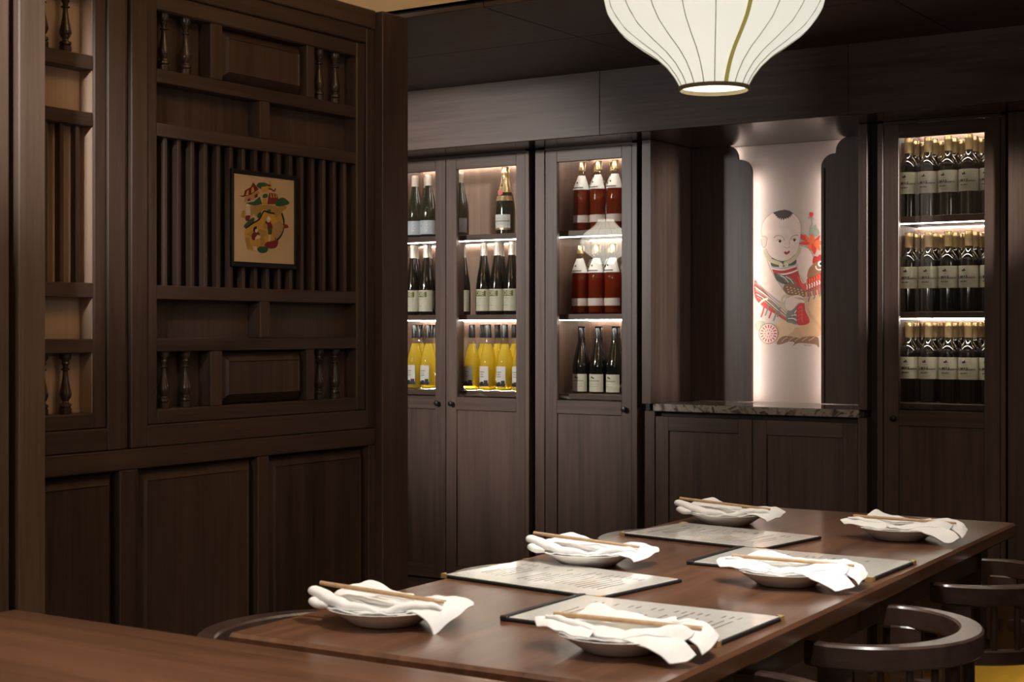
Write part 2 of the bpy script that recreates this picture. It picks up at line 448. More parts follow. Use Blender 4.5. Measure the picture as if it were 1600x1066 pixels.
def screen(root, off, y0, yo0, yi0, yi1, yo1, y1, back, reveal):
    """outer frame y0..y1, inner moulding yo0..yo1, opening yi0..yi1"""
    P = lambda nm, mat, *d, b=.002: MB().box(*d, b=b).build(nm, mat, root, off)
    P('frame_stile', 'wood_z', PX - .06, PX, y0, yo0, .937, 2.205, b=.003)
    P('frame_stile', 'wood_z', PX - .06, PX, yo1, y1, .937, 2.205, b=.003)
    P('frame_rail', 'wood_y', PX - .06, PX, yo0, yo1, .937, .995, b=.003)
    P('frame_rail', 'wood_y', PX - .06, PX, yo0, yo1, 2.155, 2.205, b=.003)
    P('moulding', 'wood_z', PX - .06, PX - .006, yo0, yi0, .995, 2.155, b=.004)
    P('moulding', 'wood_z', PX - .06, PX - .006, yi1, yo1, .995, 2.155, b=.004)
    P('moulding', 'wood_y', PX - .06, PX - .006, yi0, yi1, .995, 1.036, b=.004)
    P('moulding', 'wood_y', PX - .06, PX - .006, yi0, yi1, 2.107, 2.155, b=.004)
    for z0, z1 in ZR:
        P('rail', 'wood_y', PX - .055, PX - .008, yi0, yi1, z0, z1)
    P('backing_panel', back, PX - .075, PX - .056, yi0 - .01, yi1 + .01, 1.03, 2.11, b=0)
    if reveal:
        P('reveal_lining', reveal, PX - .056, PX - .012, yi1 - .003, yi1 + .001, 1.036, 2.107, b=0)
L1 = (PX, 3.295, .937)
scr = tag(empty('lattice_screen', L1), 'dark carved lattice screen with vertical slats around the framed village print', 'screen')
screen(scr, L1, 2.778, 2.835, 2.876, 3.715, 3.757, 3.799, 'wood_z', None)
P1 = lambda nm, mat, *d, b=.002: MB().box(*d, b=b).build(nm, mat, scr, L1)
for (za, zb) in ((1.951, 2.107), (1.036, 1.190)):
    P1('divider', 'wood_z', PX - .055, PX - .008, 3.077, 3.123, za, zb)
    P1('divider', 'wood_z', PX - .055, PX - .008, 3.482, 3.517, za, zb)
    raised_panel(scr, L1, 3.123, 3.482, za, zb, PX - .012, PX - .05, bev=.030)
    for y in (2.920, 3.001, 3.561, 3.637):
        baluster(scr, L1, PX - .030, y, za, zb)
for (za, zb) in ((1.805, 1.914), (1.226, 1.331)):
    P1('divider', 'wood_z', PX - .055, PX - .008, 3.277, 3.318, za, zb)
MB().box(PX - .0555, PX - .050, 2.876, 3.715, 1.369, 1.769, b=0).build('dark_void', 'gap', scr, L1)  # near-black sheet standing in for the shade of a void behind the slats
for i in range(16):
    y = 2.914 + i * (3.671 - 2.914) / 15
    MB().box(PX - .038, PX - .016, y - .0065, y + .0065, 1.366, 1.772, b=.0015).build('slat', 'wood_z', scr, L1)
L2 = (PX, 2.45, .937)
sc2 = tag(empty('lattice_screen', L2), 'lattice screen with pale veneer back beside the left column', 'screen')
screen(sc2, L2, 2.13, 2.19, 2.231, 2.657, 2.698, 2.759, 'veneer', 'veneer')
for y in (2.275, 2.356, 2.434, 2.512, 2.585):
    baluster(sc2, L2, PX - .030, y, 1.036, 1.190)
    baluster(sc2, L2, PX - .030, y, 1.951, 2.107)
for i in range(8):
    y = 2.26 + i * .0505
    MB().box(PX - .038, PX - .016, y - .0065, y + .0065, 1.366, 1.772, b=.0015).build('slat', 'wood_z', sc2, L2)
# gap strip, cornice, wainscot
L3 = (PX, 2.95, 0)
wa = tag(empty('wainscot', L3), 'dark panelled wainscot with three raised panels below the lattice screens', 'wainscot')
P3 = lambda nm, mat, *d, b=.003: MB().box(*d, b=b).build(nm, mat, wa, L3)
wp = struct('wall_partition', empty('wall_partition', L3))
MB().box(PX - .10, PX - .076, 2.12, 3.80, 0, 2.262, b=0).build('core', 'wood_z', wp, L3)
P3('frame_rail', 'wood_y', PX - .07, PX + .002, 2.12, 3.799, .882, .936)
P3('frame_rail', 'wood_y', PX - .07, PX + .002, 2.12, 3.799, .0, .16)
for a, b in ((2.12, 2.16), (2.738, 2.803), (3.258, 3.305), (3.765, 3.799)):
    P3('frame_stile', 'wood_z', PX - .07, PX + .0015, a, b, .16, .882)
for a, b in ((2.16, 2.738), (2.803, 3.258), (3.305, 3.765)):
    raised_panel(wa, L3, a, b, .16, .882, PX - .004, PX - .040, bev=.034)
MB().box(PX - .07, PX - .012, 2.760, 2.777, .938, 2.204, b=.003).build('spacer', 'wood_z', wp, L3)
MB().box(PX - .076, PX + .004, 2.12, 3.799, 2.206, 2.265, b=.003).build('cornice', 'wood_y', wp, L3)
po = tag(empty('partition_post', (-3.03, 3.87, 0)), 'dark square end post of the lattice partition beside the wine cabinets', 'post')
MB().box(-3.16, -3.0, 3.800, 3.934, 0, 2.262, b=.003).build('shaft', 'wood_z', po, (-3.03, 3.87, 0))
co = tag(empty('column', (-3.0, 2.28, 0)), 'brown wooden column with a shadow groove at the left edge', 'column')
OC = (-3.0, 2.28, 0)
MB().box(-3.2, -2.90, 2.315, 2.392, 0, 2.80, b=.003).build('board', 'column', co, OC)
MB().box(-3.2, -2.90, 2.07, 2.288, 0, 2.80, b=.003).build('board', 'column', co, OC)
MB().box(-3.2, -2.93, 2.286, 2.317, 0, 2.80, b=0).build('groove', 'wood_z', co, OC)

# framed village print in the middle of the slats
LP = (PX, 3.30, 1.43)
fp = tag(empty('framed_print', LP), 'small cream village print in a black frame on the slats', 'picture')
FX = PX - .004
for d in ((3.158, 3.431, 1.429, 1.444), (3.158, 3.431, 1.694, 1.708)):
    MB().box(PX - .016, FX, d[0], d[1], d[2], d[3], b=.0015).build('frame_bar', 'frame_black', fp, LP)
for d in ((3.158, 3.166, 1.444, 1.694), (3.421, 3.431, 1.444, 1.694)):
    MB().box(PX - .016, FX, d[0], d[1], d[2], d[3], b=.0015).build('frame_bar', 'frame_black', fp, LP)
paper = MB().box(PX - .015, PX - .007, 3.165, 3.422, 1.443, 1.695, b=0).build('paper', 'paper', fp, LP)

def flat_print(shapes, to3d, step, name, parent, off, colours):
    """flat printed colour shapes stacked a hair apart: ('f', colour, points) fills, ('s', colour, width, points) strokes"""
    m = MB(); names = list(colours); z = 0
    from mathutils.geometry import tessellate_polygon
    from mathutils import Vector
    for sh in shapes:
        z += 1
        if sh[0] in 'fF':
            pts = crom(sh[2], 5, True) if sh[0] == 'f' else sh[2]
            tri = tessellate_polygon([[Vector((p[0], p[1], 0)) for p in pts]])
            m.add([to3d(p[0], p[1], z * step) for p in pts], [tuple(t) for t in tri], names.index(sh[1]))
        else:
            pts = crom(sh[3], 6) if len(sh[3]) > 2 else list(sh[3]); n = len(pts); vs = []
            for i in range(n):
                ax, ay = pts[max(0, i - 1)]; bx, by = pts[min(n - 1, i + 1)]
                L = math.hypot(bx - ax, by - ay) or 1; k = sh[2] / 2
                nx, ny = -(by - ay) / L * k, (bx - ax) / L * k
                vs += [to3d(pts[i][0] + nx, pts[i][1] + ny, z * step), to3d(pts[i][0] - nx, pts[i][1] - ny, z * step)]
            m.add(vs, [(2 * i, 2 * i + 1, 2 * i + 3, 2 * i + 2) for i in range(n - 1)], names.index(sh[1]))
    return m.build(name, None, parent, off, mats=[plain('print_' + k, colours[k], 0.6, noise=0.05) for k in names])
VILLAGE = [('f','ochre',[(48.6,94.2),(69.5,107.9),(101.9,122.4),(125.0,149.2),(162.1,148.3),(201.4,147.6),(203.7,128.3),(189.9,101.7),(180.6,69.0),(134.3,50.8),(101.9,36.7),(60.2,36.6),(46.3,69.0)]),('f','gold',[(83.4,162.4),(125.0,169.9),(171.3,169.8),(189.9,156.6),(157.4,149.7),(125.0,155.6),(101.9,135.1),(83.4,140.3)]),('f','gold',[(171.3,158.6),(208.4,174.0),(224.6,168.6),(203.7,154.2),(176.0,136.3)]),('F','tan',[(44.0,172.4),(83.4,181.4),(108.8,202.2),(101.9,209.6),(46.3,186.7)]),('F','green',[(48.6,169.6),(83.4,176.6),(108.8,192.7),(118.1,171.0),(83.4,164.0)]),('F','maroon',[(23.2,188.2),(39.4,186.2),(69.5,194.6),(104.2,213.0),(81.0,231.8),(69.5,216.7),(46.3,205.5),(41.7,191.1)]),('F','ochre',[(50.0,191.7),(54.6,204.6),(62.5,208.3),(61.6,194.0)]),('F','ochre',[(71.8,198.9),(74.1,214.8),(81.0,219.1),(85.7,205.2)]),('F','maroon',[(56.5,181.1),(68.5,185.1),(69.5,177.9),(57.9,174.9)]),('F','maroon',[(85.7,194.2),(98.2,200.8),(100.0,191.4),(88.0,186.4)]),('f','green',[(94.9,223.4),(104.2,232.0),(125.0,234.6),(141.2,231.8),(141.2,220.6),(115.8,215.4),(101.9,217.5)]),('s','ochre',16,[(115.8,212.9),(138.9,217.2),(150.5,227.7),(145.9,232.1)]),('s','maroon',5,[(145.9,219.3),(157.4,217.0),(169.0,213.1),(176.0,221.7)]),('F','maroon',[(139.8,172.5),(143.5,192.0),(148.2,206.7),(180.6,205.9),(186.2,193.4),(182.9,175.5)]),('F','ochre',[(152.8,204.8),(157.4,204.5),(160.2,192.5),(153.7,192.7)]),('F','ochre',[(164.4,205.7),(169.0,205.4),(171.8,193.3),(165.3,193.5)]),('F','ochre',[(175.0,206.5),(179.7,206.2),(182.4,194.1),(176.0,194.3)]),('f','green',[(120.4,190.3),(125.0,200.8),(141.2,201.4),(138.9,191.6)]),('F','ochre',[(119.5,171.1),(121.3,188.8),(138.0,189.0),(138.9,171.8)]),('F','ochre',[(122.7,169.8),(127.3,187.6),(134.3,170.5)]),('f','green',[(173.6,174.8),(185.2,190.1),(208.4,196.7),(226.9,189.9),(235.2,180.7),(208.4,172.4),(182.9,169.0)]),('f','green',[(41.7,103.3),(69.5,125.2),(85.7,129.3),(81.0,114.9),(55.6,97.7)]),('f','green',[(97.2,138.0),(111.1,148.3),(113.5,137.3),(101.9,128.7)]),('f','green',[(138.9,154.9),(155.1,157.5),(152.8,150.3),(141.2,148.6)]),('s','ink',5,[(48.6,97.4),(78.7,113.2),(106.5,127.4),(125.0,150.8),(148.2,148.1),(171.3,147.3)]),('s','ink',7,[(201.4,150.9),(210.7,128.8),(208.4,102.7),(196.8,82.7),(178.3,67.2)]),('s','ink',3,[(176.0,68.7),(171.3,84.6)]),('s','ink',3,[(180.6,70.6),(189.9,88.8)]),('f','maroon',[(180.6,112.5),(189.9,118.5),(208.4,118.9),(226.9,116.7),(229.2,108.7),(203.7,105.7),(185.2,106.3)]),('f','maroon',[(127.3,50.5),(138.9,62.2),(162.1,66.5),(182.9,70.7),(186.2,59.5),(176.0,47.8),(152.8,43.6)]),('f','green',[(96.3,38.1),(106.5,47.1),(129.7,48.0),(143.5,43.2),(134.3,31.6),(111.1,29.1)]),('f','gold',[(51.9,78.7),(64.8,87.2),(92.6,96.5),(129.7,95.3),(134.3,79.5),(97.2,71.4)]),('F','gold',[(46.3,69.0),(64.8,71.4),(69.5,44.9),(57.9,35.6)]),('F','gold',[(108.8,71.9),(127.3,75.4),(129.7,57.0),(113.5,49.9)]),('f','skin',[(55.6,163.8),(64.8,158.1),(67.1,139.3),(54.6,132.3),(48.6,147.6)]),('f','maroon',[(48.6,131.9),(68.5,134.7),(62.5,120.1),(50.0,119.4)]),('F','white',[(46.3,160.0),(56.5,168.5),(65.8,162.8)]),('f','gold',[(30.1,130.8),(38.0,146.9),(46.3,144.3),(44.0,126.9)]),('f','tan',[(69.5,161.5),(82.4,163.9),(81.0,140.1),(71.8,134.8)]),('F','white',[(134.3,127.4),(144.5,140.2),(155.1,128.0)]),('f','maroon',[(129.7,119.2),(148.2,125.1),(162.1,109.8),(157.4,99.9),(141.2,100.7)]),('f','skin',[(137.1,127.0),(151.0,128.4),(148.2,120.2),(138.9,120.7)]),('F','green',[(141.2,100.7),(159.8,103.3),(158.4,85.5),(143.5,83.8)]),('F','skin',[(145.9,84.0),(152.8,83.7),(151.9,64.4),(143.5,63.4)]),('f','gold',[(120.4,113.9),(134.3,116.3),(141.2,105.5),(125.0,99.8)]),('f','maroon',[(74.1,79.8),(90.3,91.6),(106.5,84.5),(101.9,68.4),(78.7,64.2)]),('f','skin',[(83.4,96.0),(93.5,101.3),(100.9,95.4),(92.6,87.0)]),('s','ink',8,[(83.4,89.7),(85.7,99.3),(94.9,101.4)]),('F','ochre',[(71.8,63.9),(104.2,67.0),(108.8,49.7),(74.1,46.6)]),('F','skin',[(78.7,46.8),(92.6,47.4),(97.2,36.5),(81.0,35.2)]),('f','skin',[(99.6,81.0),(111.1,73.6),(90.3,66.3),(88.0,70.9)]),('f','tan',[(166.7,113.3),(189.9,125.9),(208.4,115.7),(203.7,96.0),(182.9,75.5),(166.7,84.4)])]
flat_print(VILLAGE, lambda u, v, d: (PX - .0068 + d, 3.165 + u / 1000, 1.443 + v / 1000), .00002, 'print', paper, LP,
           dict(ochre=(.62, .33, .05), gold=(.42, .25, .07), tan=(.46, .27, .12), green=(.03, .10, .045), maroon=(.20, .02, .025), ink=(.02, .012, .01), skin=(.72, .55, .42), white=(.75, .68, .56)))


# ------------------------------------------------------------------ wine cabinets along the back wall (door faces at y = 5.50)
DY = 5.50
SH = [(1.648, 1.674), (1.292, 1.316), (0.952, 0.975)]
def door(parent, off, x0, x1, gx0, gx1, knob_x, gz=(0.950, 1.962)):
    zt = 2.012; zb = .135
    m = MB()
    m.box(x0, gx0, DY, DY + .022, zb, zt, b=.0015); m.box(gx1, x1, DY, DY + .022, zb, zt, b=.0015)
    d = m.build('door', 'wood_z', parent, off)
    for a, b in ((gz[1], zt), (.893, gz[0]), (zb, .20)):
        MB().box(gx0, gx1, DY, DY + .022, a, b, b=.0015).build('door_rail', 'wood_x', d, off)
    MB().box(gx0, gx1, DY + .008, DY + .018, .20, .893, b=0).build('lower_panel', 'wood_z', d, off)
    MB().box(gx0, gx1, DY + .010, DY + .014, gz[0], gz[1], b=0).build('glass_pane', 'glass', d, off)
    k = MB(); prof = [(.004, 0), (.004, .008), (.0115, .012), (.0125, .017), (.0105, .022), (.004, .0235)]
    k.lathe(prof, 16)
    k.v = [(knob_x + p[0], DY - p[2], .920 + p[1]) for p in k.v]
    k.build('knob', 'black_metal', d, off, smooth=40)
    return d
def cabinet(name_label, x0, x1, doors, posts, name='wine_cabinet'):
    """carcass outer x0..x1 (edge strips beside the doors show)"""
    off = ((x0 + x1) / 2, 5.7, 0)
    root = tag(empty(name, off), name_label, 'cabinet')
    P = lambda nm, mat, *d, b=.0015: MB().box(*d, b=b).build(nm, mat, root, off)
    dx0, dx1 = doors[0][0], doors[-1][1]
    P('side_panel', 'wood_z', x0, dx0 - .002, DY - .004, 5.88, 0, 2.02)
    P('side_panel', 'wood_z', dx1 + .002, x1, DY - .004, 5.88, 0, 2.02)
    P('side_lining', 'inner', dx0 - .002, dx0 + .010, DY + .03, 5.87, .135, 2.0, b=0)
    P('side_lining', 'inner', dx1 - .010, dx1 + .002, DY + .03, 5.87, .135, 2.0, b=0)
    P('back_panel', 'inner', dx0, dx1, 5.868, 5.885, .1, 2.02, b=0)
    P('top_panel', 'wood_x', dx0 - .002, dx1 + .002, DY, 5.88, 2.013, 2.024, b=0)
    P('plinth', 'wood_x', dx0, dx1, DY + .03, 5.86, 0, .130, b=0)
    for z0, z1 in SH:
        P('shelf', 'wood_x', dx0 + .010, dx1 - .010, DY + .065, 5.868, z0, z1)
    for z in (1.648, 1.292, 2.005):
        P('led_strip', 'led', dx0 + .015, dx1 - .015, DY + .074, DY + .080, z - .003, z, b=0)
    for z in (1.648, 1.292, 2.012):
        P('led_strip', 'led_soft', dx0 + .015, dx1 - .015, 5.850, 5.857, z - .005, z, b=0)
    for a, b in posts:
        P('centre_post', 'wood_z', a, b, DY + .026, DY + .125, .135, 1.648)
    for dd in doors:
        door(root, off, *dd)
    return root
cabA = cabinet('double-door wine cabinet with yellow wine bottles next to the lattice partition', -4.425, -3.541,
        [(-4.402, -3.9865, -4.350, -4.043, -4.026), (-3.9835, -3.563, -3.927, -3.610, -3.948)], [(-3.997, -3.973)])
cabinet('narrow wine cabinet with rose wine bottles left of the lit alcove', -3.509, -3.012, [(-3.460, -3.039, -3.402, -3.087, -3.069)], [])
cabinet('wine cabinet full of gold-capped red wine at the right', -1.991, -1.516, [(-1.967, -1.537, -1.910, -1.594, -1.927)], [])
MB().box(-4.39, -3.575, 5.856, 5.862, .976, .982, b=0).build('led_strip', 'led', cabA, ((-4.425 - 3.541) / 2, 5.7, 0))
# recessed fillers between the units, their shade put into a near-black colour
for i, (a, b, y) in enumerate(((-3.541, -3.509, 5.54), (-3.012, -2.976, 5.54), (-2.030, -1.991, 5.54), (-1.516, -1.505, 5.54))):
    sbox('trim_%d' % (i + 3), 'gap', a, b, y, y + .02, 0, 2.024)
wr = struct('wall_panelling', empty('wall_panelling', (-1.0, 5.5, 0)))
MB().box(-1.505, -0.60, 5.48, 5.52, 0, 2.024, b=.002).build('panel', 'wood_z', wr, (-1.0, 5.5, 0))
MB().box(-0.596, 0.6, 5.48, 5.52, 0, 2.024, b=.002).build('panel', 'wood_z', wr, (-1.0, 5.5, 0))
MB().box(0.604, RX1, 5.48, 5.52, 0, 2.024, b=.002).build('panel', 'wood_z', wr, (-1.0, 5.5, 0))
wl = struct('wall_panelling', empty('wall_panelling', (-5.0, 5.5, 0)))
for a, b in ((-5.2, -4.43), (-6.2, -5.204), (-7.2, -6.204), (RX0, -7.204)):
    MB().box(a, b, 5.48, 5.52, 0, 2.024, b=.002).build('panel', 'wood_z', wl, (-5.0, 5.5, 0))

# ------------------------------------------------------------------ lit alcove with the mural
OA = (-2.5, 5.7, 0.947)
al = tag(empty('alcove', OA), 'wood-lined alcove with scalloped side panels and hidden light around the mural', 'alcove')
A = lambda nm, mat, *d, b=.0015: MB().box(*d, b=b).build(nm, mat, al, OA)
A('side_panel', 'wood_z', -2.976, -2.935, 5.47, 5.90, 0.947, 2.024)
A('side_panel', 'wood_z', -2.066, -2.030, 5.496, 5.90, 0.947, 2.024)
def scallop(xw, xi, sgn):
    """panel from the side wall xw to its inner edge xi, two scalloped steps at the top corner"""
    pts = [(xw, .949), (xi, .949), (xi, 1.908)]
    r = .056
    for k in range(9):
        a = k / 8 * R(95); pts.append((xi - sgn * (r - r * cos(a)), 1.908 + r * .98 * sin(a)))
    bx, bz = pts[-1]
    for k in range(9):
        a = k / 8 * R(90); pts.append((bx - sgn * (.002 + r - r * cos(a)), bz + .008 + r * 1.0 * sin(a)))
    pts.append((pts[-1][0], 2.024)); pts.append((xw, 2.024))
    n = len(pts); y0, y1 = 5.845, 5.862
    vs = [(p[0], y0, p[1]) for p in pts] + [(p[0], y1, p[1]) for p in pts]
    from mathutils.geometry import tessellate_polygon
    from mathutils import Vector
    tri = [tuple(t) for t in tessellate_polygon([[Vector((p[0], p[1], 0)) for p in pts]])]
    fs = tri + [tuple(n + i for i in reversed(t)) for t in tri] + [(i, (i + 1) % n, n + (i + 1) % n, n + i) for i in range(n)]
    return MB().add(vs, fs).build('scalloped_panel', 'wood_z', al, OA)
scallop(-2.935, -2.660, 1); scallop(-2.066, -2.353, -1)
A('edge_bead', 'wood_z', -2.343, -2.337, 5.838, 5.845, .949, 1.905)
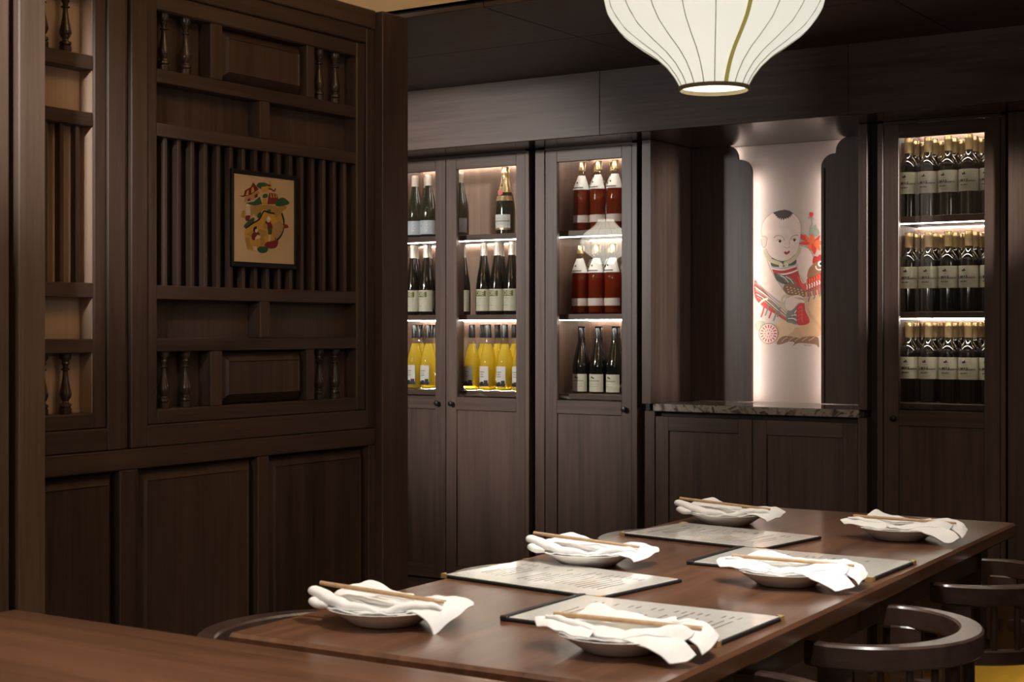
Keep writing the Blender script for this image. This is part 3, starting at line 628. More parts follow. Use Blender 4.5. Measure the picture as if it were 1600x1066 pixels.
# led tape on the rear of the scalloped panels, following their inner edge
A('led_strip', 'led_niche', -2.676, -2.670, 5.862, 5.868, .955, 1.90, b=0)
A('led_strip', 'led_niche', -2.343, -2.337, 5.862, 5.868, .955, 1.90, b=0)
A('led_strip', 'led_niche', -2.770, -2.764, 5.862, 5.868, 1.965, 2.018, b=0)
A('led_strip', 'led_niche', -2.249, -2.243, 5.862, 5.868, 1.965, 2.018, b=0)
OM = (-2.5, 5.905, .947)
mu = tag(empty('mural_panel', OM), 'pale backlit mural panel of a child holding a rooster', 'mural')
MB().box(-2.93, -2.07, 5.905, 5.925, .947, 2.024, b=0).build('board', 'mural_panel', mu, OM)
MURAL = [('f','tan',[(81.0,95.0),(101.0,119.0),(147.0,146.0),(189.0,161.0),(192.0,-17.0),(150.0,-23.0),(114.0,-32.0),(48.0,-30.0),(2.0,-23.0),(28.0,2.0),(98.0,33.0)]),('f','tan2',[(-52.0,8.0),(-38.0,36.0),(-12.0,39.0),(32.0,20.0),(28.0,-5.0),(2.0,-23.0),(-28.0,-36.0),(-45.0,-55.0)]),('f','brown',[(-47.0,-55.0),(-28.0,-33.0),(2.0,-27.0),(48.0,-33.0),(98.0,-28.0),(134.0,-32.0),(140.0,-54.0),(139.0,-74.0),(127.0,-63.0),(101.0,-59.0),(55.0,-56.0),(32.0,-64.0),(23.0,-70.0),(32.0,-54.0),(8.0,-51.0),(-25.0,-61.0),(-42.0,-63.0)]),('s','tan2',2.2,[(-25.0,-52.0),(-12.0,-39.0),(2.0,-33.0)]),('s','tan2',2.2,[(5.0,-51.0),(18.0,-39.0),(32.0,-33.0)]),('s','tan2',2.2,[(35.0,-49.0),(48.0,-39.0),(62.0,-33.0)]),('s','tan2',2.2,[(65.0,-48.0),(78.0,-39.0),(91.0,-32.0)]),('s','tan2',2.2,[(94.0,-47.0),(108.0,-39.0),(121.0,-32.0)]),('s','brown2',1.0,[(91.0,85.0),(98.0,63.0),(101.0,48.0)]),('s','brown2',1.0,[(98.0,76.0),(105.0,55.0),(108.0,40.0)]),('s','brown2',1.0,[(106.0,66.0),(112.0,46.0),(115.0,32.0)]),('s','brown2',1.0,[(113.0,57.0),(119.0,37.0),(123.0,24.0)]),('s','brown2',1.0,[(120.0,48.0),(127.0,29.0),(130.0,16.0)]),('s','brown2',1.0,[(127.0,39.0),(134.0,20.0),(137.0,8.0)]),('s','brown2',1.0,[(134.0,29.0),(141.0,11.0),(144.0,0.0)]),('s','brown2',1.0,[(142.0,20.0),(148.0,3.0),(151.0,-8.0)]),('s','brown2',1.0,[(149.0,11.0),(155.0,-6.0),(159.0,-16.0)]),('f','red',[(-147.0,207.0),(-120.0,175.0),(-79.0,134.0),(-35.0,89.0),(2.0,52.0),(45.0,20.0),(-5.0,36.0),(-52.0,64.0),(-103.0,93.0),(-144.0,134.0)]),('s','grey',9,[(-147.0,198.0),(-113.0,169.0),(-76.0,130.0),(-35.0,92.0),(2.0,58.0)]),('s','red',9,[(-145.0,189.0),(-110.0,161.0),(-74.0,123.0),(-32.0,87.0),(6.0,54.0)]),('s','green',9,[(-143.0,181.0),(-107.0,153.0),(-72.0,117.0),(-28.0,81.0),(11.0,50.0)]),('s','tan',9,[(-141.0,173.0),(-105.0,146.0),(-69.0,110.0),(-25.0,75.0),(16.0,46.0)]),('s','grey',9,[(-139.0,165.0),(-102.0,138.0),(-67.0,103.0),(-22.0,70.0),(20.0,43.0)]),('s','red',9,[(-137.0,156.0),(-99.0,131.0),(-65.0,96.0),(-18.0,64.0),(25.0,39.0)]),('s','green',9,[(-135.0,148.0),(-97.0,123.0),(-63.0,89.0),(-15.0,58.0),(30.0,35.0)]),('s','white',2.5,[(-145.0,179.0),(-103.0,150.0),(-55.0,111.0),(2.0,58.0)]),('s','grey',2.5,[(-142.0,164.0),(-99.0,137.0),(-52.0,99.0),(5.0,51.0)]),('s','white',2.5,[(-139.0,150.0),(-96.0,124.0),(-49.0,86.0),(8.0,45.0)]),('s','tan',2.5,[(-135.0,136.0),(-93.0,112.0),(-45.0,74.0),(12.0,39.0)]),('s','red',7,[(-118.0,52.0),(-110.0,71.0),(-103.0,96.0)]),('s','grey',7,[(-99.0,58.0),(-91.0,77.0),(-84.0,102.0)]),('s','red',7,[(-82.0,47.0),(-74.0,66.0),(-67.0,91.0)]),('s','grey',7,[(-62.0,36.0),(-54.0,55.0),(-47.0,80.0)]),('s','grey',7,[(-45.0,52.0),(-37.0,70.0),(-30.0,95.0)]),('s','cream',8,[(-140.0,52.0),(-132.0,96.0),(-110.0,121.0),(-86.0,130.0)]),('f','grey',[(2.0,76.0),(28.0,89.0),(48.0,95.0),(45.0,26.0),(15.0,27.0),(-5.0,36.0)]),('s','green',3,[(-3.0,39.0),(22.0,39.0),(45.0,26.0)]),('s','white',3,[(4.0,45.0),(25.0,46.0),(45.0,37.0)]),('s','green',3,[(11.0,50.0),(28.0,54.0),(45.0,48.0)]),('s','white',3,[(19.0,56.0),(32.0,61.0),(45.0,58.0)]),('s','green',3,[(26.0,61.0),(35.0,69.0),(45.0,69.0)]),('s','white',3,[(33.0,67.0),(38.0,76.0),(45.0,79.0)]),('f','red',[(45.0,101.0),(75.0,110.0),(81.0,76.0),(98.0,42.0),(91.0,23.0),(48.0,19.0),(42.0,58.0)]),('s','red2',4,[(48.0,85.0),(62.0,95.0),(68.0,76.0)]),('s','red2',4,[(48.0,70.0),(62.0,79.0),(68.0,61.0)]),('s','red2',4,[(48.0,54.0),(62.0,64.0),(68.0,46.0)]),('s','red2',4,[(48.0,39.0),(62.0,48.0),(68.0,31.0)]),('f','red',[(-74.0,254.0),(-15.0,248.0),(39.0,261.0),(58.0,236.0),(80.0,191.0),(90.0,158.0),(71.0,156.0),(39.0,183.0),(7.0,216.0),(-64.0,234.0)]),('f','red2',[(45.0,219.0),(68.0,203.0),(87.0,164.0),(71.0,162.0)]),('s','white',6,[(-72.0,231.0),(-19.0,230.0),(20.0,237.0),(47.0,247.0)]),('s','white',4,[(-74.0,256.0),(-19.0,248.0),(39.0,262.0)]),('f','green',[(-62.0,236.0),(-41.0,232.0),(-6.0,224.0),(20.0,207.0),(33.0,192.0),(20.0,183.0),(-19.0,190.0),(-48.0,208.0)]),('s','grey',3,[(-44.0,229.0),(-22.0,217.0),(-6.0,197.0)]),('s','white',3,[(-31.0,227.0),(-10.0,214.0),(6.0,195.0)]),('s','grey',3,[(-19.0,224.0),(3.0,210.0),(17.0,192.0)]),('s','white',3,[(-6.0,221.0),(15.0,207.0),(29.0,189.0)]),('s','grey',3,[(7.0,219.0),(27.0,204.0),(40.0,187.0)]),('f','brown',[(-18.0,173.0),(2.0,192.0),(35.0,188.0),(68.0,169.0),(85.0,147.0),(75.0,135.0),(35.0,142.0),(2.0,145.0)]),('F','tan2',[(4.0,176.0),(3.0,174.0),(0.0,174.0),(-3.0,174.0),(-4.0,176.0),(-3.0,178.0),(0.0,179.0),(3.0,178.0)]),('F','tan2',[(8.0,166.0),(6.0,164.0),(3.0,163.0),(0.0,164.0),(-1.0,166.0),(0.0,168.0),(3.0,169.0),(6.0,168.0)]),('F','tan2',[(11.0,156.0),(10.0,154.0),(7.0,153.0),(4.0,154.0),(2.0,156.0),(4.0,158.0),(7.0,159.0),(10.0,158.0)]),('F','tan2',[(20.0,173.0),(19.0,171.0),(16.0,170.0),(13.0,171.0),(12.0,173.0),(13.0,175.0),(16.0,176.0),(19.0,175.0)]),('F','tan2',[(24.0,163.0),(22.0,161.0),(19.0,160.0),(16.0,161.0),(15.0,163.0),(16.0,165.0),(19.0,166.0),(22.0,165.0)]),('F','tan2',[(27.0,153.0),(26.0,151.0),(23.0,150.0),(20.0,151.0),(18.0,153.0),(20.0,155.0),(23.0,156.0),(26.0,155.0)]),('F','tan2',[(36.0,170.0),(35.0,168.0),(32.0,167.0),(29.0,168.0),(28.0,170.0),(29.0,172.0),(32.0,172.0),(35.0,172.0)]),('F','tan2',[(40.0,160.0),(38.0,158.0),(35.0,157.0),(32.0,158.0),(31.0,160.0),(32.0,162.0),(35.0,162.0),(38.0,162.0)]),('F','tan2',[(43.0,150.0),(42.0,148.0),(39.0,147.0),(36.0,148.0),(34.0,150.0),(36.0,152.0),(39.0,152.0),(42.0,152.0)]),('F','tan2',[(52.0,166.0),(51.0,164.0),(48.0,163.0),(45.0,164.0),(44.0,166.0),(45.0,168.0),(48.0,169.0),(51.0,168.0)]),('F','tan2',[(56.0,156.0),(54.0,154.0),(51.0,153.0),(48.0,154.0),(47.0,156.0),(48.0,158.0),(51.0,159.0),(54.0,158.0)]),('F','tan2',[(59.0,146.0),(58.0,144.0),(55.0,144.0),(52.0,144.0),(50.0,146.0),(52.0,148.0),(55.0,149.0),(58.0,148.0)]),('F','tan2',[(68.0,163.0),(67.0,161.0),(64.0,160.0),(61.0,161.0),(60.0,163.0),(61.0,165.0),(64.0,166.0),(67.0,165.0)]),('F','tan2',[(71.0,153.0),(70.0,151.0),(67.0,150.0),(64.0,151.0),(63.0,153.0),(64.0,155.0),(67.0,156.0),(70.0,155.0)]),('F','tan2',[(75.0,143.0),(73.0,141.0),(70.0,140.0),(67.0,141.0),(66.0,143.0),(67.0,145.0),(70.0,146.0),(73.0,145.0)]),('f','skin',[(-142.0,347.0),(-119.0,355.0),(-90.0,330.0),(-80.0,293.0),(-67.0,251.0),(-48.0,208.0),(-19.0,166.0),(-6.0,148.0),(-11.0,118.0),(-31.0,118.0),(-64.0,142.0),(-106.0,176.0),(-145.0,219.0),(-154.0,283.0)]),('s','line',1.6,[(-141.0,347.0),(-118.0,354.0)]),('s','line',1.6,[(-90.0,291.0),(-75.0,254.0),(-48.0,208.0),(-15.0,163.0)]),('s','line',1.6,[(-145.0,213.0),(-106.0,170.0),(-61.0,133.0),(-31.0,112.0)]),('s','cream2',9,[(2.0,145.0),(-18.0,136.0),(-25.0,114.0),(-22.0,92.0),(-5.0,80.0)]),('f','skin',[(2.0,133.0),(32.0,143.0),(62.0,140.0),(83.0,121.0),(75.0,110.0),(48.0,110.0),(35.0,92.0),(15.0,78.0),(-5.0,89.0),(-8.0,114.0)]),('s','line',1.3,[(32.0,132.0),(52.0,132.0),(78.0,125.0)]),('s','line',1.3,[(38.0,130.0),(58.0,129.0),(78.0,121.0)]),('s','line',1.3,[(44.0,127.0),(65.0,126.0),(78.0,116.0)]),('s','line',1.3,[(50.0,125.0),(71.0,123.0),(78.0,112.0)]),('s','line',1.6,[(2.0,133.0),(32.0,143.0),(62.0,140.0),(83.0,121.0)]),('f','skin',[(58.0,344.0),(87.0,340.0),(109.0,318.0),(115.0,294.0),(109.0,262.0),(93.0,241.0),(87.0,200.0),(68.0,191.0),(52.0,230.0),(42.0,263.0),(45.0,308.0)]),('s','line',1.6,[(61.0,346.0),(90.0,337.0),(109.0,315.0),(117.0,294.0)]),('s','line',1.4,[(44.0,272.0),(53.0,233.0),(74.0,194.0)]),('f','red',[(90.0,212.0),(118.0,223.0),(156.0,237.0),(193.0,245.0),(196.0,160.0),(159.0,148.0),(121.0,140.0),(83.0,138.0),(87.0,182.0)]),('s','orange',5,[(87.0,206.0),(89.0,197.0),(88.0,187.0)]),('s','orange',5,[(97.0,210.0),(100.0,201.0),(99.0,191.0)]),('s','orange',5,[(108.0,214.0),(111.0,205.0),(109.0,195.0)]),('s','orange',5,[(119.0,218.0),(121.0,209.0),(120.0,199.0)]),('s','orange',5,[(129.0,222.0),(132.0,213.0),(131.0,203.0)]),('s','orange',5,[(140.0,226.0),(143.0,217.0),(141.0,207.0)]),('s','orange',5,[(151.0,230.0),(153.0,221.0),(152.0,211.0)]),('s','orange',5,[(161.0,234.0),(164.0,225.0),(163.0,215.0)]),('s','white',5,[(87.0,184.0),(89.0,175.0),(88.0,165.0)]),('s','white',5,[(97.0,188.0),(100.0,179.0),(99.0,169.0)]),('s','white',5,[(108.0,192.0),(111.0,183.0),(109.0,173.0)]),('s','white',5,[(119.0,196.0),(121.0,187.0),(120.0,177.0)]),('s','white',5,[(129.0,200.0),(132.0,191.0),(131.0,181.0)]),('s','white',5,[(140.0,203.0),(143.0,195.0),(141.0,185.0)]),('s','white',5,[(151.0,207.0),(153.0,199.0),(152.0,189.0)]),('s','white',5,[(161.0,211.0),(164.0,202.0),(163.0,193.0)]),('s','grey',5,[(87.0,161.0),(89.0,152.0),(88.0,143.0)]),('s','grey',5,[(97.0,165.0),(100.0,156.0),(99.0,147.0)]),('s','grey',5,[(108.0,169.0),(111.0,160.0),(109.0,151.0)]),('s','grey',5,[(119.0,173.0),(121.0,164.0),(120.0,155.0)]),('s','grey',5,[(129.0,177.0),(132.0,168.0),(131.0,159.0)]),('s','grey',5,[(140.0,181.0),(143.0,172.0),(141.0,163.0)]),('s','grey',5,[(151.0,185.0),(153.0,176.0),(152.0,167.0)]),('s','grey',5,[(161.0,189.0),(164.0,180.0),(163.0,171.0)]),('s','tan',7,[(83.0,154.0),(87.0,132.0),(80.0,108.0)]),('s','grey',7,[(95.0,156.0),(99.0,134.0),(92.0,114.0)]),('s','tan',7,[(107.0,158.0),(111.0,136.0),(104.0,120.0)]),('s','grey',7,[(119.0,161.0),(122.0,138.0),(116.0,125.0)]),('s','tan',7,[(131.0,163.0),(134.0,141.0),(128.0,131.0)]),('s','grey',7,[(143.0,165.0),(146.0,143.0),(140.0,137.0)]),('s','tan',7,[(155.0,167.0),(158.0,145.0),(152.0,143.0)]),('f','brown2',[(90.0,215.0),(96.0,250.0),(118.0,271.0),(146.0,285.0),(177.0,290.0),(193.0,245.0),(156.0,237.0),(121.0,220.0)]),('F','white',[(158.0,270.0),(157.0,265.0),(154.0,261.0),(151.0,259.0),(146.0,258.0),(142.0,259.0),(138.0,262.0),(136.0,266.0),(135.0,270.0),(136.0,275.0),(138.0,278.0),(142.0,281.0),(146.0,282.0),(151.0,281.0),(154.0,278.0),(157.0,274.0)]),('F','ink',[(153.0,270.0),(152.0,268.0),(151.0,266.0),(150.0,265.0),(148.0,264.0),(146.0,265.0),(144.0,266.0),(143.0,268.0),(143.0,270.0),(143.0,272.0),(144.0,274.0),(146.0,275.0),(148.0,276.0),(150.0,275.0),(151.0,274.0),(152.0,272.0)]),('s','white',5,[(126.0,262.0),(129.0,251.0),(140.0,245.0),(153.0,248.0)]),('f','red',[(115.0,271.0),(113.0,289.0),(121.0,302.0),(134.0,300.0),(143.0,308.0),(159.0,302.0),(174.0,308.0),(181.0,290.0),(146.0,285.0)]),('s','grey',2.6,[(99.0,408.0),(102.0,422.0),(110.0,434.0),(107.0,455.0),(106.0,464.0)]),('f','leaf',[(96.0,390.0),(98.0,411.0),(112.0,425.0),(126.0,432.0),(129.0,421.0),(143.0,403.0),(137.0,386.0),(115.0,382.0)]),('s','grey',1.2,[(102.0,390.0),(118.0,404.0),(126.0,427.0)]),('f','redb',[(99.0,482.0),(107.0,483.0),(116.0,478.0),(113.0,467.0),(106.0,462.0),(99.0,470.0)]),('s','grey',2,[(94.0,454.0),(96.0,463.0),(104.0,464.0),(112.0,461.0),(117.0,452.0)]),('f','redb',[(55.0,396.0),(71.0,391.0),(96.0,375.0),(102.0,354.0),(80.0,364.0),(61.0,376.0)]),('f','orange',[(74.0,394.0),(90.0,384.0),(109.0,360.0),(96.0,354.0)]),('f','redb',[(53.0,354.0),(71.0,364.0),(102.0,357.0),(87.0,349.0)]),('f','orange',[(102.0,387.0),(118.0,389.0),(121.0,359.0),(102.0,357.0)]),('f','redb',[(145.0,385.0),(137.0,383.0),(112.0,357.0),(137.0,362.0)]),('f','orange',[(153.0,358.0),(134.0,368.0),(112.0,357.0),(146.0,347.0)]),('f','orange',[(90.0,340.0),(102.0,357.0),(115.0,354.0),(106.0,327.0)]),('f','redb',[(121.0,309.0),(109.0,330.0),(112.0,354.0),(128.0,347.0),(129.0,324.0)]),('f','orange',[(146.0,323.0),(128.0,336.0),(115.0,354.0),(140.0,347.0)]),('f','green',[(-67.0,301.0),(-31.0,285.0),(7.0,288.0),(36.0,299.0),(36.0,270.0),(-25.0,262.0),(-69.0,266.0)]),('s','cream2',16,[(-102.0,336.0),(-93.0,312.0),(-77.0,292.0),(-51.0,281.0),(-31.0,274.0),(-25.0,265.0)]),('s','cream2',16,[(57.0,341.0),(50.0,317.0),(33.0,295.0),(13.0,282.0),(-6.0,277.0),(-9.0,266.0)]),('F','cream',[(-19.0,266.0),(-20.0,263.0),(-22.0,260.0),(-24.0,259.0),(-28.0,258.0),(-31.0,259.0),(-34.0,261.0),(-35.0,264.0),(-36.0,267.0),(-35.0,270.0),(-34.0,273.0),(-31.0,274.0),(-28.0,275.0),(-24.0,274.0),(-22.0,272.0),(-20.0,270.0)]),('F','cream2',[(-23.0,266.0),(-24.0,264.0),(-25.0,263.0),(-26.0,262.0),(-28.0,261.0),(-29.0,262.0),(-31.0,263.0),(-31.0,264.0),(-32.0,266.0),(-31.0,267.0),(-31.0,269.0),(-29.0,270.0),(-28.0,270.0),(-26.0,270.0),(-25.0,269.0),(-24.0,267.0)]),('F','cream',[(6.0,269.0),(5.0,266.0),(3.0,263.0),(1.0,261.0),(-3.0,261.0),(-6.0,261.0),(-8.0,263.0),(-10.0,266.0),(-11.0,269.0),(-10.0,272.0),(-8.0,275.0),(-6.0,277.0),(-3.0,277.0),(1.0,277.0),(3.0,275.0),(5.0,272.0)]),('F','cream2',[(1.0,268.0),(1.0,266.0),(0.0,265.0),(-2.0,264.0),(-3.0,264.0),(-5.0,264.0),(-6.0,265.0),(-7.0,267.0),(-7.0,268.0),(-7.0,270.0),(-6.0,271.0),(-5.0,272.0),(-3.0,272.0),(-2.0,272.0),(0.0,271.0),(1.0,270.0)]),('f','skin',[(-115.0,415.0),(-111.0,442.0),(-93.0,469.0),(-62.0,490.0),(-19.0,499.0),(26.0,484.0),(52.0,457.0),(62.0,427.0),(60.0,391.0),(55.0,368.0),(50.0,341.0),(36.0,311.0),(7.0,290.0),(-25.0,285.0),(-57.0,296.0),(-83.0,315.0),(-95.0,342.0),(-109.0,388.0)]),('s','line',1.5,[(-112.0,391.0),(-115.0,415.0),(-111.0,442.0),(-93.0,469.0),(-62.0,490.0)]),('s','line',1.5,[(26.0,484.0),(52.0,457.0),(62.0,427.0),(60.0,391.0)]),('s','line',1.8,[(-93.0,339.0),(-80.0,312.0),(-57.0,295.0),(-25.0,285.0),(7.0,290.0),(36.0,311.0)]),('f','skin2',[(-114.0,388.0),(-103.0,391.0),(-90.0,386.0),(-90.0,369.0),(-95.0,342.0),(-106.0,345.0),(-115.0,364.0)]),('s','line',1.6,[(-112.0,390.0),(-100.0,391.0),(-90.0,381.0),(-95.0,354.0),(-106.0,344.0),(-114.0,364.0),(-115.0,382.0)]),('F','ink2',[(-62.0,490.0),(-35.0,497.0),(-11.0,499.0),(13.0,493.0),(29.0,481.0),(21.0,479.0),(23.0,473.0),(15.0,474.0),(17.0,466.0),(9.0,469.0),(7.0,460.0),(-1.0,466.0),(-3.0,458.0),(-10.0,464.0),(-15.0,454.0),(-20.0,464.0),(-26.0,455.0),(-29.0,465.0),(-35.0,459.0),(-37.0,467.0),(-44.0,465.0),(-44.0,473.0),(-52.0,473.0),(-50.0,479.0),(-59.0,483.0)]),('s','line',2.2,[(-59.0,382.0),(-48.0,391.0),(-28.0,391.0),(-15.0,379.0),(-12.0,370.0)]),('s','line',2.2,[(13.0,372.0),(23.0,385.0),(39.0,392.0),(52.0,389.0)]),('F','cream',[(-21.0,368.0),(-22.0,365.0),(-24.0,363.0),(-29.0,362.0),(-34.0,361.0),(-39.0,362.0),(-44.0,364.0),(-47.0,366.0),(-48.0,368.0),(-47.0,371.0),(-44.0,373.0),(-39.0,374.0),(-34.0,375.0),(-29.0,374.0),(-24.0,372.0),(-22.0,370.0)]),('F','ink',[(-26.0,368.0),(-26.0,365.0),(-28.0,364.0),(-30.0,362.0),(-32.0,362.0),(-34.0,362.0),(-36.0,364.0),(-38.0,366.0),(-38.0,368.0),(-38.0,370.0),(-36.0,372.0),(-34.0,374.0),(-32.0,374.0),(-30.0,373.0),(-28.0,372.0),(-26.0,370.0)]),('s','line',2,[(-48.0,369.0),(-35.0,376.0),(-21.0,368.0)]),('F','cream',[(43.0,370.0),(42.0,368.0),(40.0,366.0),(36.0,365.0),(31.0,365.0),(26.0,365.0),(22.0,367.0),(20.0,369.0),(19.0,371.0),(20.0,373.0),(22.0,375.0),(26.0,376.0),(31.0,377.0),(36.0,376.0),(40.0,375.0),(42.0,373.0)]),('F','ink',[(38.0,370.0),(38.0,368.0),(36.0,366.0),(35.0,365.0),(33.0,365.0),(31.0,365.0),(29.0,367.0),(28.0,369.0),(27.0,371.0),(28.0,373.0),(29.0,375.0),(31.0,376.0),(33.0,376.0),(35.0,376.0),(36.0,375.0),(38.0,373.0)]),('s','line',2,[(20.0,371.0),(32.0,378.0),(43.0,371.0)]),('s','line',1.6,[(-15.0,344.0),(-7.0,341.0),(1.0,338.0),(10.0,342.0),(13.0,346.0)]),('s','line',1.3,[(9.0,369.0),(11.0,357.0),(13.0,348.0)]),('f','lip',[(-14.0,322.0),(-6.0,325.0),(-1.0,322.0),(7.0,327.0),(13.0,324.0),(9.0,317.0),(-1.0,312.0),(-9.0,314.0)]),('f','leaf',[(-144.0,24.0),(-123.0,38.0),(-96.0,27.0),(-120.0,8.0),(-127.0,-8.0),(-140.0,2.0)]),('F','brown2',[(-38.0,-17.0),(-40.0,-26.0),(-43.0,-36.0),(-48.0,-44.0),(-55.0,-51.0),(-64.0,-56.0),(-73.0,-59.0),(-83.0,-61.0),(-93.0,-60.0),(-102.0,-56.0),(-111.0,-51.0),(-118.0,-44.0),(-123.0,-36.0),(-127.0,-27.0),(-128.0,-17.0),(-127.0,-7.0),(-123.0,2.0),(-118.0,11.0),(-111.0,18.0),(-102.0,23.0),(-93.0,26.0),(-83.0,27.0),(-73.0,26.0),(-64.0,23.0),(-55.0,18.0),(-48.0,11.0),(-43.0,2.0),(-40.0,-7.0)]),('F','skin2',[(-42.0,-17.0),(-43.0,-26.0),(-46.0,-34.0),(-51.0,-42.0),(-57.0,-48.0),(-65.0,-53.0),(-74.0,-56.0),(-83.0,-58.0),(-92.0,-57.0),(-101.0,-54.0),(-109.0,-49.0),(-115.0,-42.0),(-120.0,-34.0),(-123.0,-26.0),(-125.0,-17.0),(-123.0,-8.0),(-120.0,1.0),(-115.0,9.0),(-109.0,15.0),(-101.0,20.0),(-92.0,23.0),(-83.0,24.0),(-74.0,23.0),(-65.0,20.0),(-57.0,15.0),(-51.0,9.0),(-46.0,1.0),(-43.0,-8.0)]),('s','lip',4.2,[(-59.0,-17.0),(-45.0,-17.0)]),('s','lip',4.2,[(-61.0,-26.0),(-48.0,-31.0)]),('s','lip',4.2,[(-66.0,-34.0),(-56.0,-42.0)]),('s','lip',4.2,[(-74.0,-39.0),(-69.0,-50.0)]),('s','lip',4.2,[(-83.0,-41.0),(-83.0,-53.0)]),('s','lip',4.2,[(-92.0,-39.0),(-98.0,-51.0)]),('s','lip',4.2,[(-100.0,-34.0),(-110.0,-43.0)]),('s','lip',4.2,[(-106.0,-26.0),(-118.0,-31.0)]),('s','lip',4.2,[(-107.0,-17.0),(-121.0,-17.0)]),('s','lip',4.2,[(-106.0,-7.0),(-118.0,-3.0)]),('s','lip',4.2,[(-100.0,0.0),(-110.0,9.0)]),('s','lip',4.2,[(-92.0,6.0),(-98.0,17.0)]),('s','lip',4.2,[(-83.0,7.0),(-83.0,20.0)]),('s','lip',4.2,[(-74.0,6.0),(-69.0,17.0)]),('s','lip',4.2,[(-66.0,0.0),(-56.0,9.0)]),('s','lip',4.2,[(-61.0,-7.0),(-48.0,-3.0)]),('s','lip',2.6,[(-71.0,-17.0),(-64.0,-17.0)]),('s','lip',2.6,[(-73.0,-24.0),(-68.0,-27.0)]),('s','lip',2.6,[(-79.0,-28.0),(-77.0,-34.0)]),('s','lip',2.6,[(-87.0,-28.0),(-89.0,-34.0)]),('s','lip',2.6,[(-93.0,-24.0),(-98.0,-27.0)]),('s','lip',2.6,[(-96.0,-17.0),(-102.0,-17.0)]),('s','lip',2.6,[(-93.0,-9.0),(-98.0,-6.0)]),('s','lip',2.6,[(-87.0,-5.0),(-89.0,0.0)]),('s','lip',2.6,[(-79.0,-5.0),(-77.0,0.0)]),('s','lip',2.6,[(-73.0,-9.0),(-68.0,-6.0)]),('F','lip',[(-80.0,-17.0),(-81.0,-19.0),(-83.0,-20.0),(-85.0,-19.0),(-86.0,-17.0),(-85.0,-14.0),(-83.0,-14.0),(-81.0,-14.0)]),('s','ink',1.2,[(73.0,-64.0),(78.0,-62.0),(80.0,-66.0),(85.0,-63.0),(90.0,-66.0),(91.0,-63.0)]),('s','ink',1.2,[(94.0,-62.0),(98.0,-67.0),(102.0,-63.0),(105.0,-67.0),(109.0,-65.0)])]
flat_print(MURAL, lambda u, v, d: (-2.526 + u / 1000, 5.9046 - d, 1.25 + v / 1000), .00001, 'painting', mu, OM,
           dict(skin=(.64, .50, .44), skin2=(.60, .42, .36), line=(.20, .11, .08), ink=(.03, .015, .012), ink2=(.055, .035, .028), red=(.42, .03, .025), red2=(.62, .07, .05), redb=(.58, .045, .03),
                orange=(.66, .13, .045), lip=(.30, .02, .02), green=(.07, .075, .045), grey=(.17, .17, .14), leaf=(.28, .31, .24), tan=(.48, .29, .16), tan2=(.56, .38, .23), brown=(.20, .10, .055),
                brown2=(.27, .13, .07), cream=(.66, .58, .44), cream2=(.48, .40, .26), white=(.70, .66, .60)))

ct = tag(empty('countertop', (-2.5, 5.7, .917)), 'grey marble countertop along the base of the lit alcove', 'countertop')
MB().box(-2.938, -2.062, 5.495, 5.905, .917, .947, b=.002).build('slab', 'marble', ct, (-2.5, 5.7, .917))
OB = (-2.5, 5.7, 0)
bc = tag(empty('base_cabinet', OB), 'low two-door base cabinet under the marble countertop', 'cabinet')
B = lambda nm, mat, *d, b=.0015, p=bc: MB().box(*d, b=b).build(nm, mat, p, OB)
B('side_panel', 'wood_z', -2.976, -2.930, 5.495, 5.9, 0, .917)
B('side_panel', 'wood_z', -2.066, -2.030, 5.495, 5.9, 0, .917)
B('shadow_gap', 'gap', -2.930, -2.066, 5.53, 5.55, .13, .917, b=0)
B('plinth', 'wood_x', -2.930, -2.066, 5.53, 5.88, 0, .13, b=0)
for x0, x1 in ((-2.928, -2.501), (-2.498, -2.068)):
    m = MB(); m.box(x0, x0 + .058, DY, DY + .02, .135, .896, b=.0015); m.box(x1 - .058, x1, DY, DY + .02, .135, .896, b=.0015)
    d = m.build('door', 'wood_z', bc, OB)
    B('door_rail', 'wood_x', x0 + .058, x1 - .058, DY, DY + .02, .838, .896, p=d)
    B('door_rail', 'wood_x', x0 + .058, x1 - .058, DY, DY + .02, .135, .193, p=d)
    B('lower_panel', 'wood_z', x0 + .058, x1 - .058, DY + .008, DY + .018, .193, .838, b=0, p=d)

# ------------------------------------------------------------------ wine bottles
def patch(r0, z0, r1, z1, half, seg=14, centre=0.0, d=0.0005):
    """piece of a label wrapped round the bottle, facing -y at angle 0"""
    vs = []; fs = []
    for i in range(seg + 1):
        a = centre - half + 2 * half * i / seg
        vs += [((r0 + d) * sin(a), -(r0 + d) * cos(a), z0), ((r1 + d) * sin(a), -(r1 + d) * cos(a), z1)]
    for i in range(seg): fs.append((2 * i, 2 * i + 2, 2 * i + 3, 2 * i + 1))
    return vs, fs
def bent(body, size, r, zc, centre=0.0, d=0.0009, sx=1.0, vertical=False, bold=.00022, rz=None):
    v, f = text_mesh(body, size, bold)
    out = []
    for x, y in v:
        if vertical: x, y = -y, x
        q = rz(zc + y) if rz else r
        a = centre + x * sx / q
        out.append(((q + d) * sin(a), -(q + d) * cos(a), zc + y))
    return out, f
def bottle(name, glass, prof, cap, capprof, labels, prints, wine=None, winemat=None):
    """prototype bottle at the origin; labels: (material, patch), prints: (material, [patches/text])"""
    root = empty(name)
    MB().lathe(prof, 24).build('glass', glass, root, smooth=60)
    if wine: MB().lathe(wine, 20).build('wine', winemat, root, smooth=60)
    if capprof: MB().lathe(capprof, 20).build('capsule', cap, root, smooth=45)
    for i, (mt, pt) in enumerate(labels):
        lb = MB().add(*pt).build('label', mt, root, smooth=60)
        if i == 0:
            for mp, ps in prints:
                m = MB()
                for q in ps: m.add(*q)
                m.build('print', mp, lb)
    return root
r = .0375
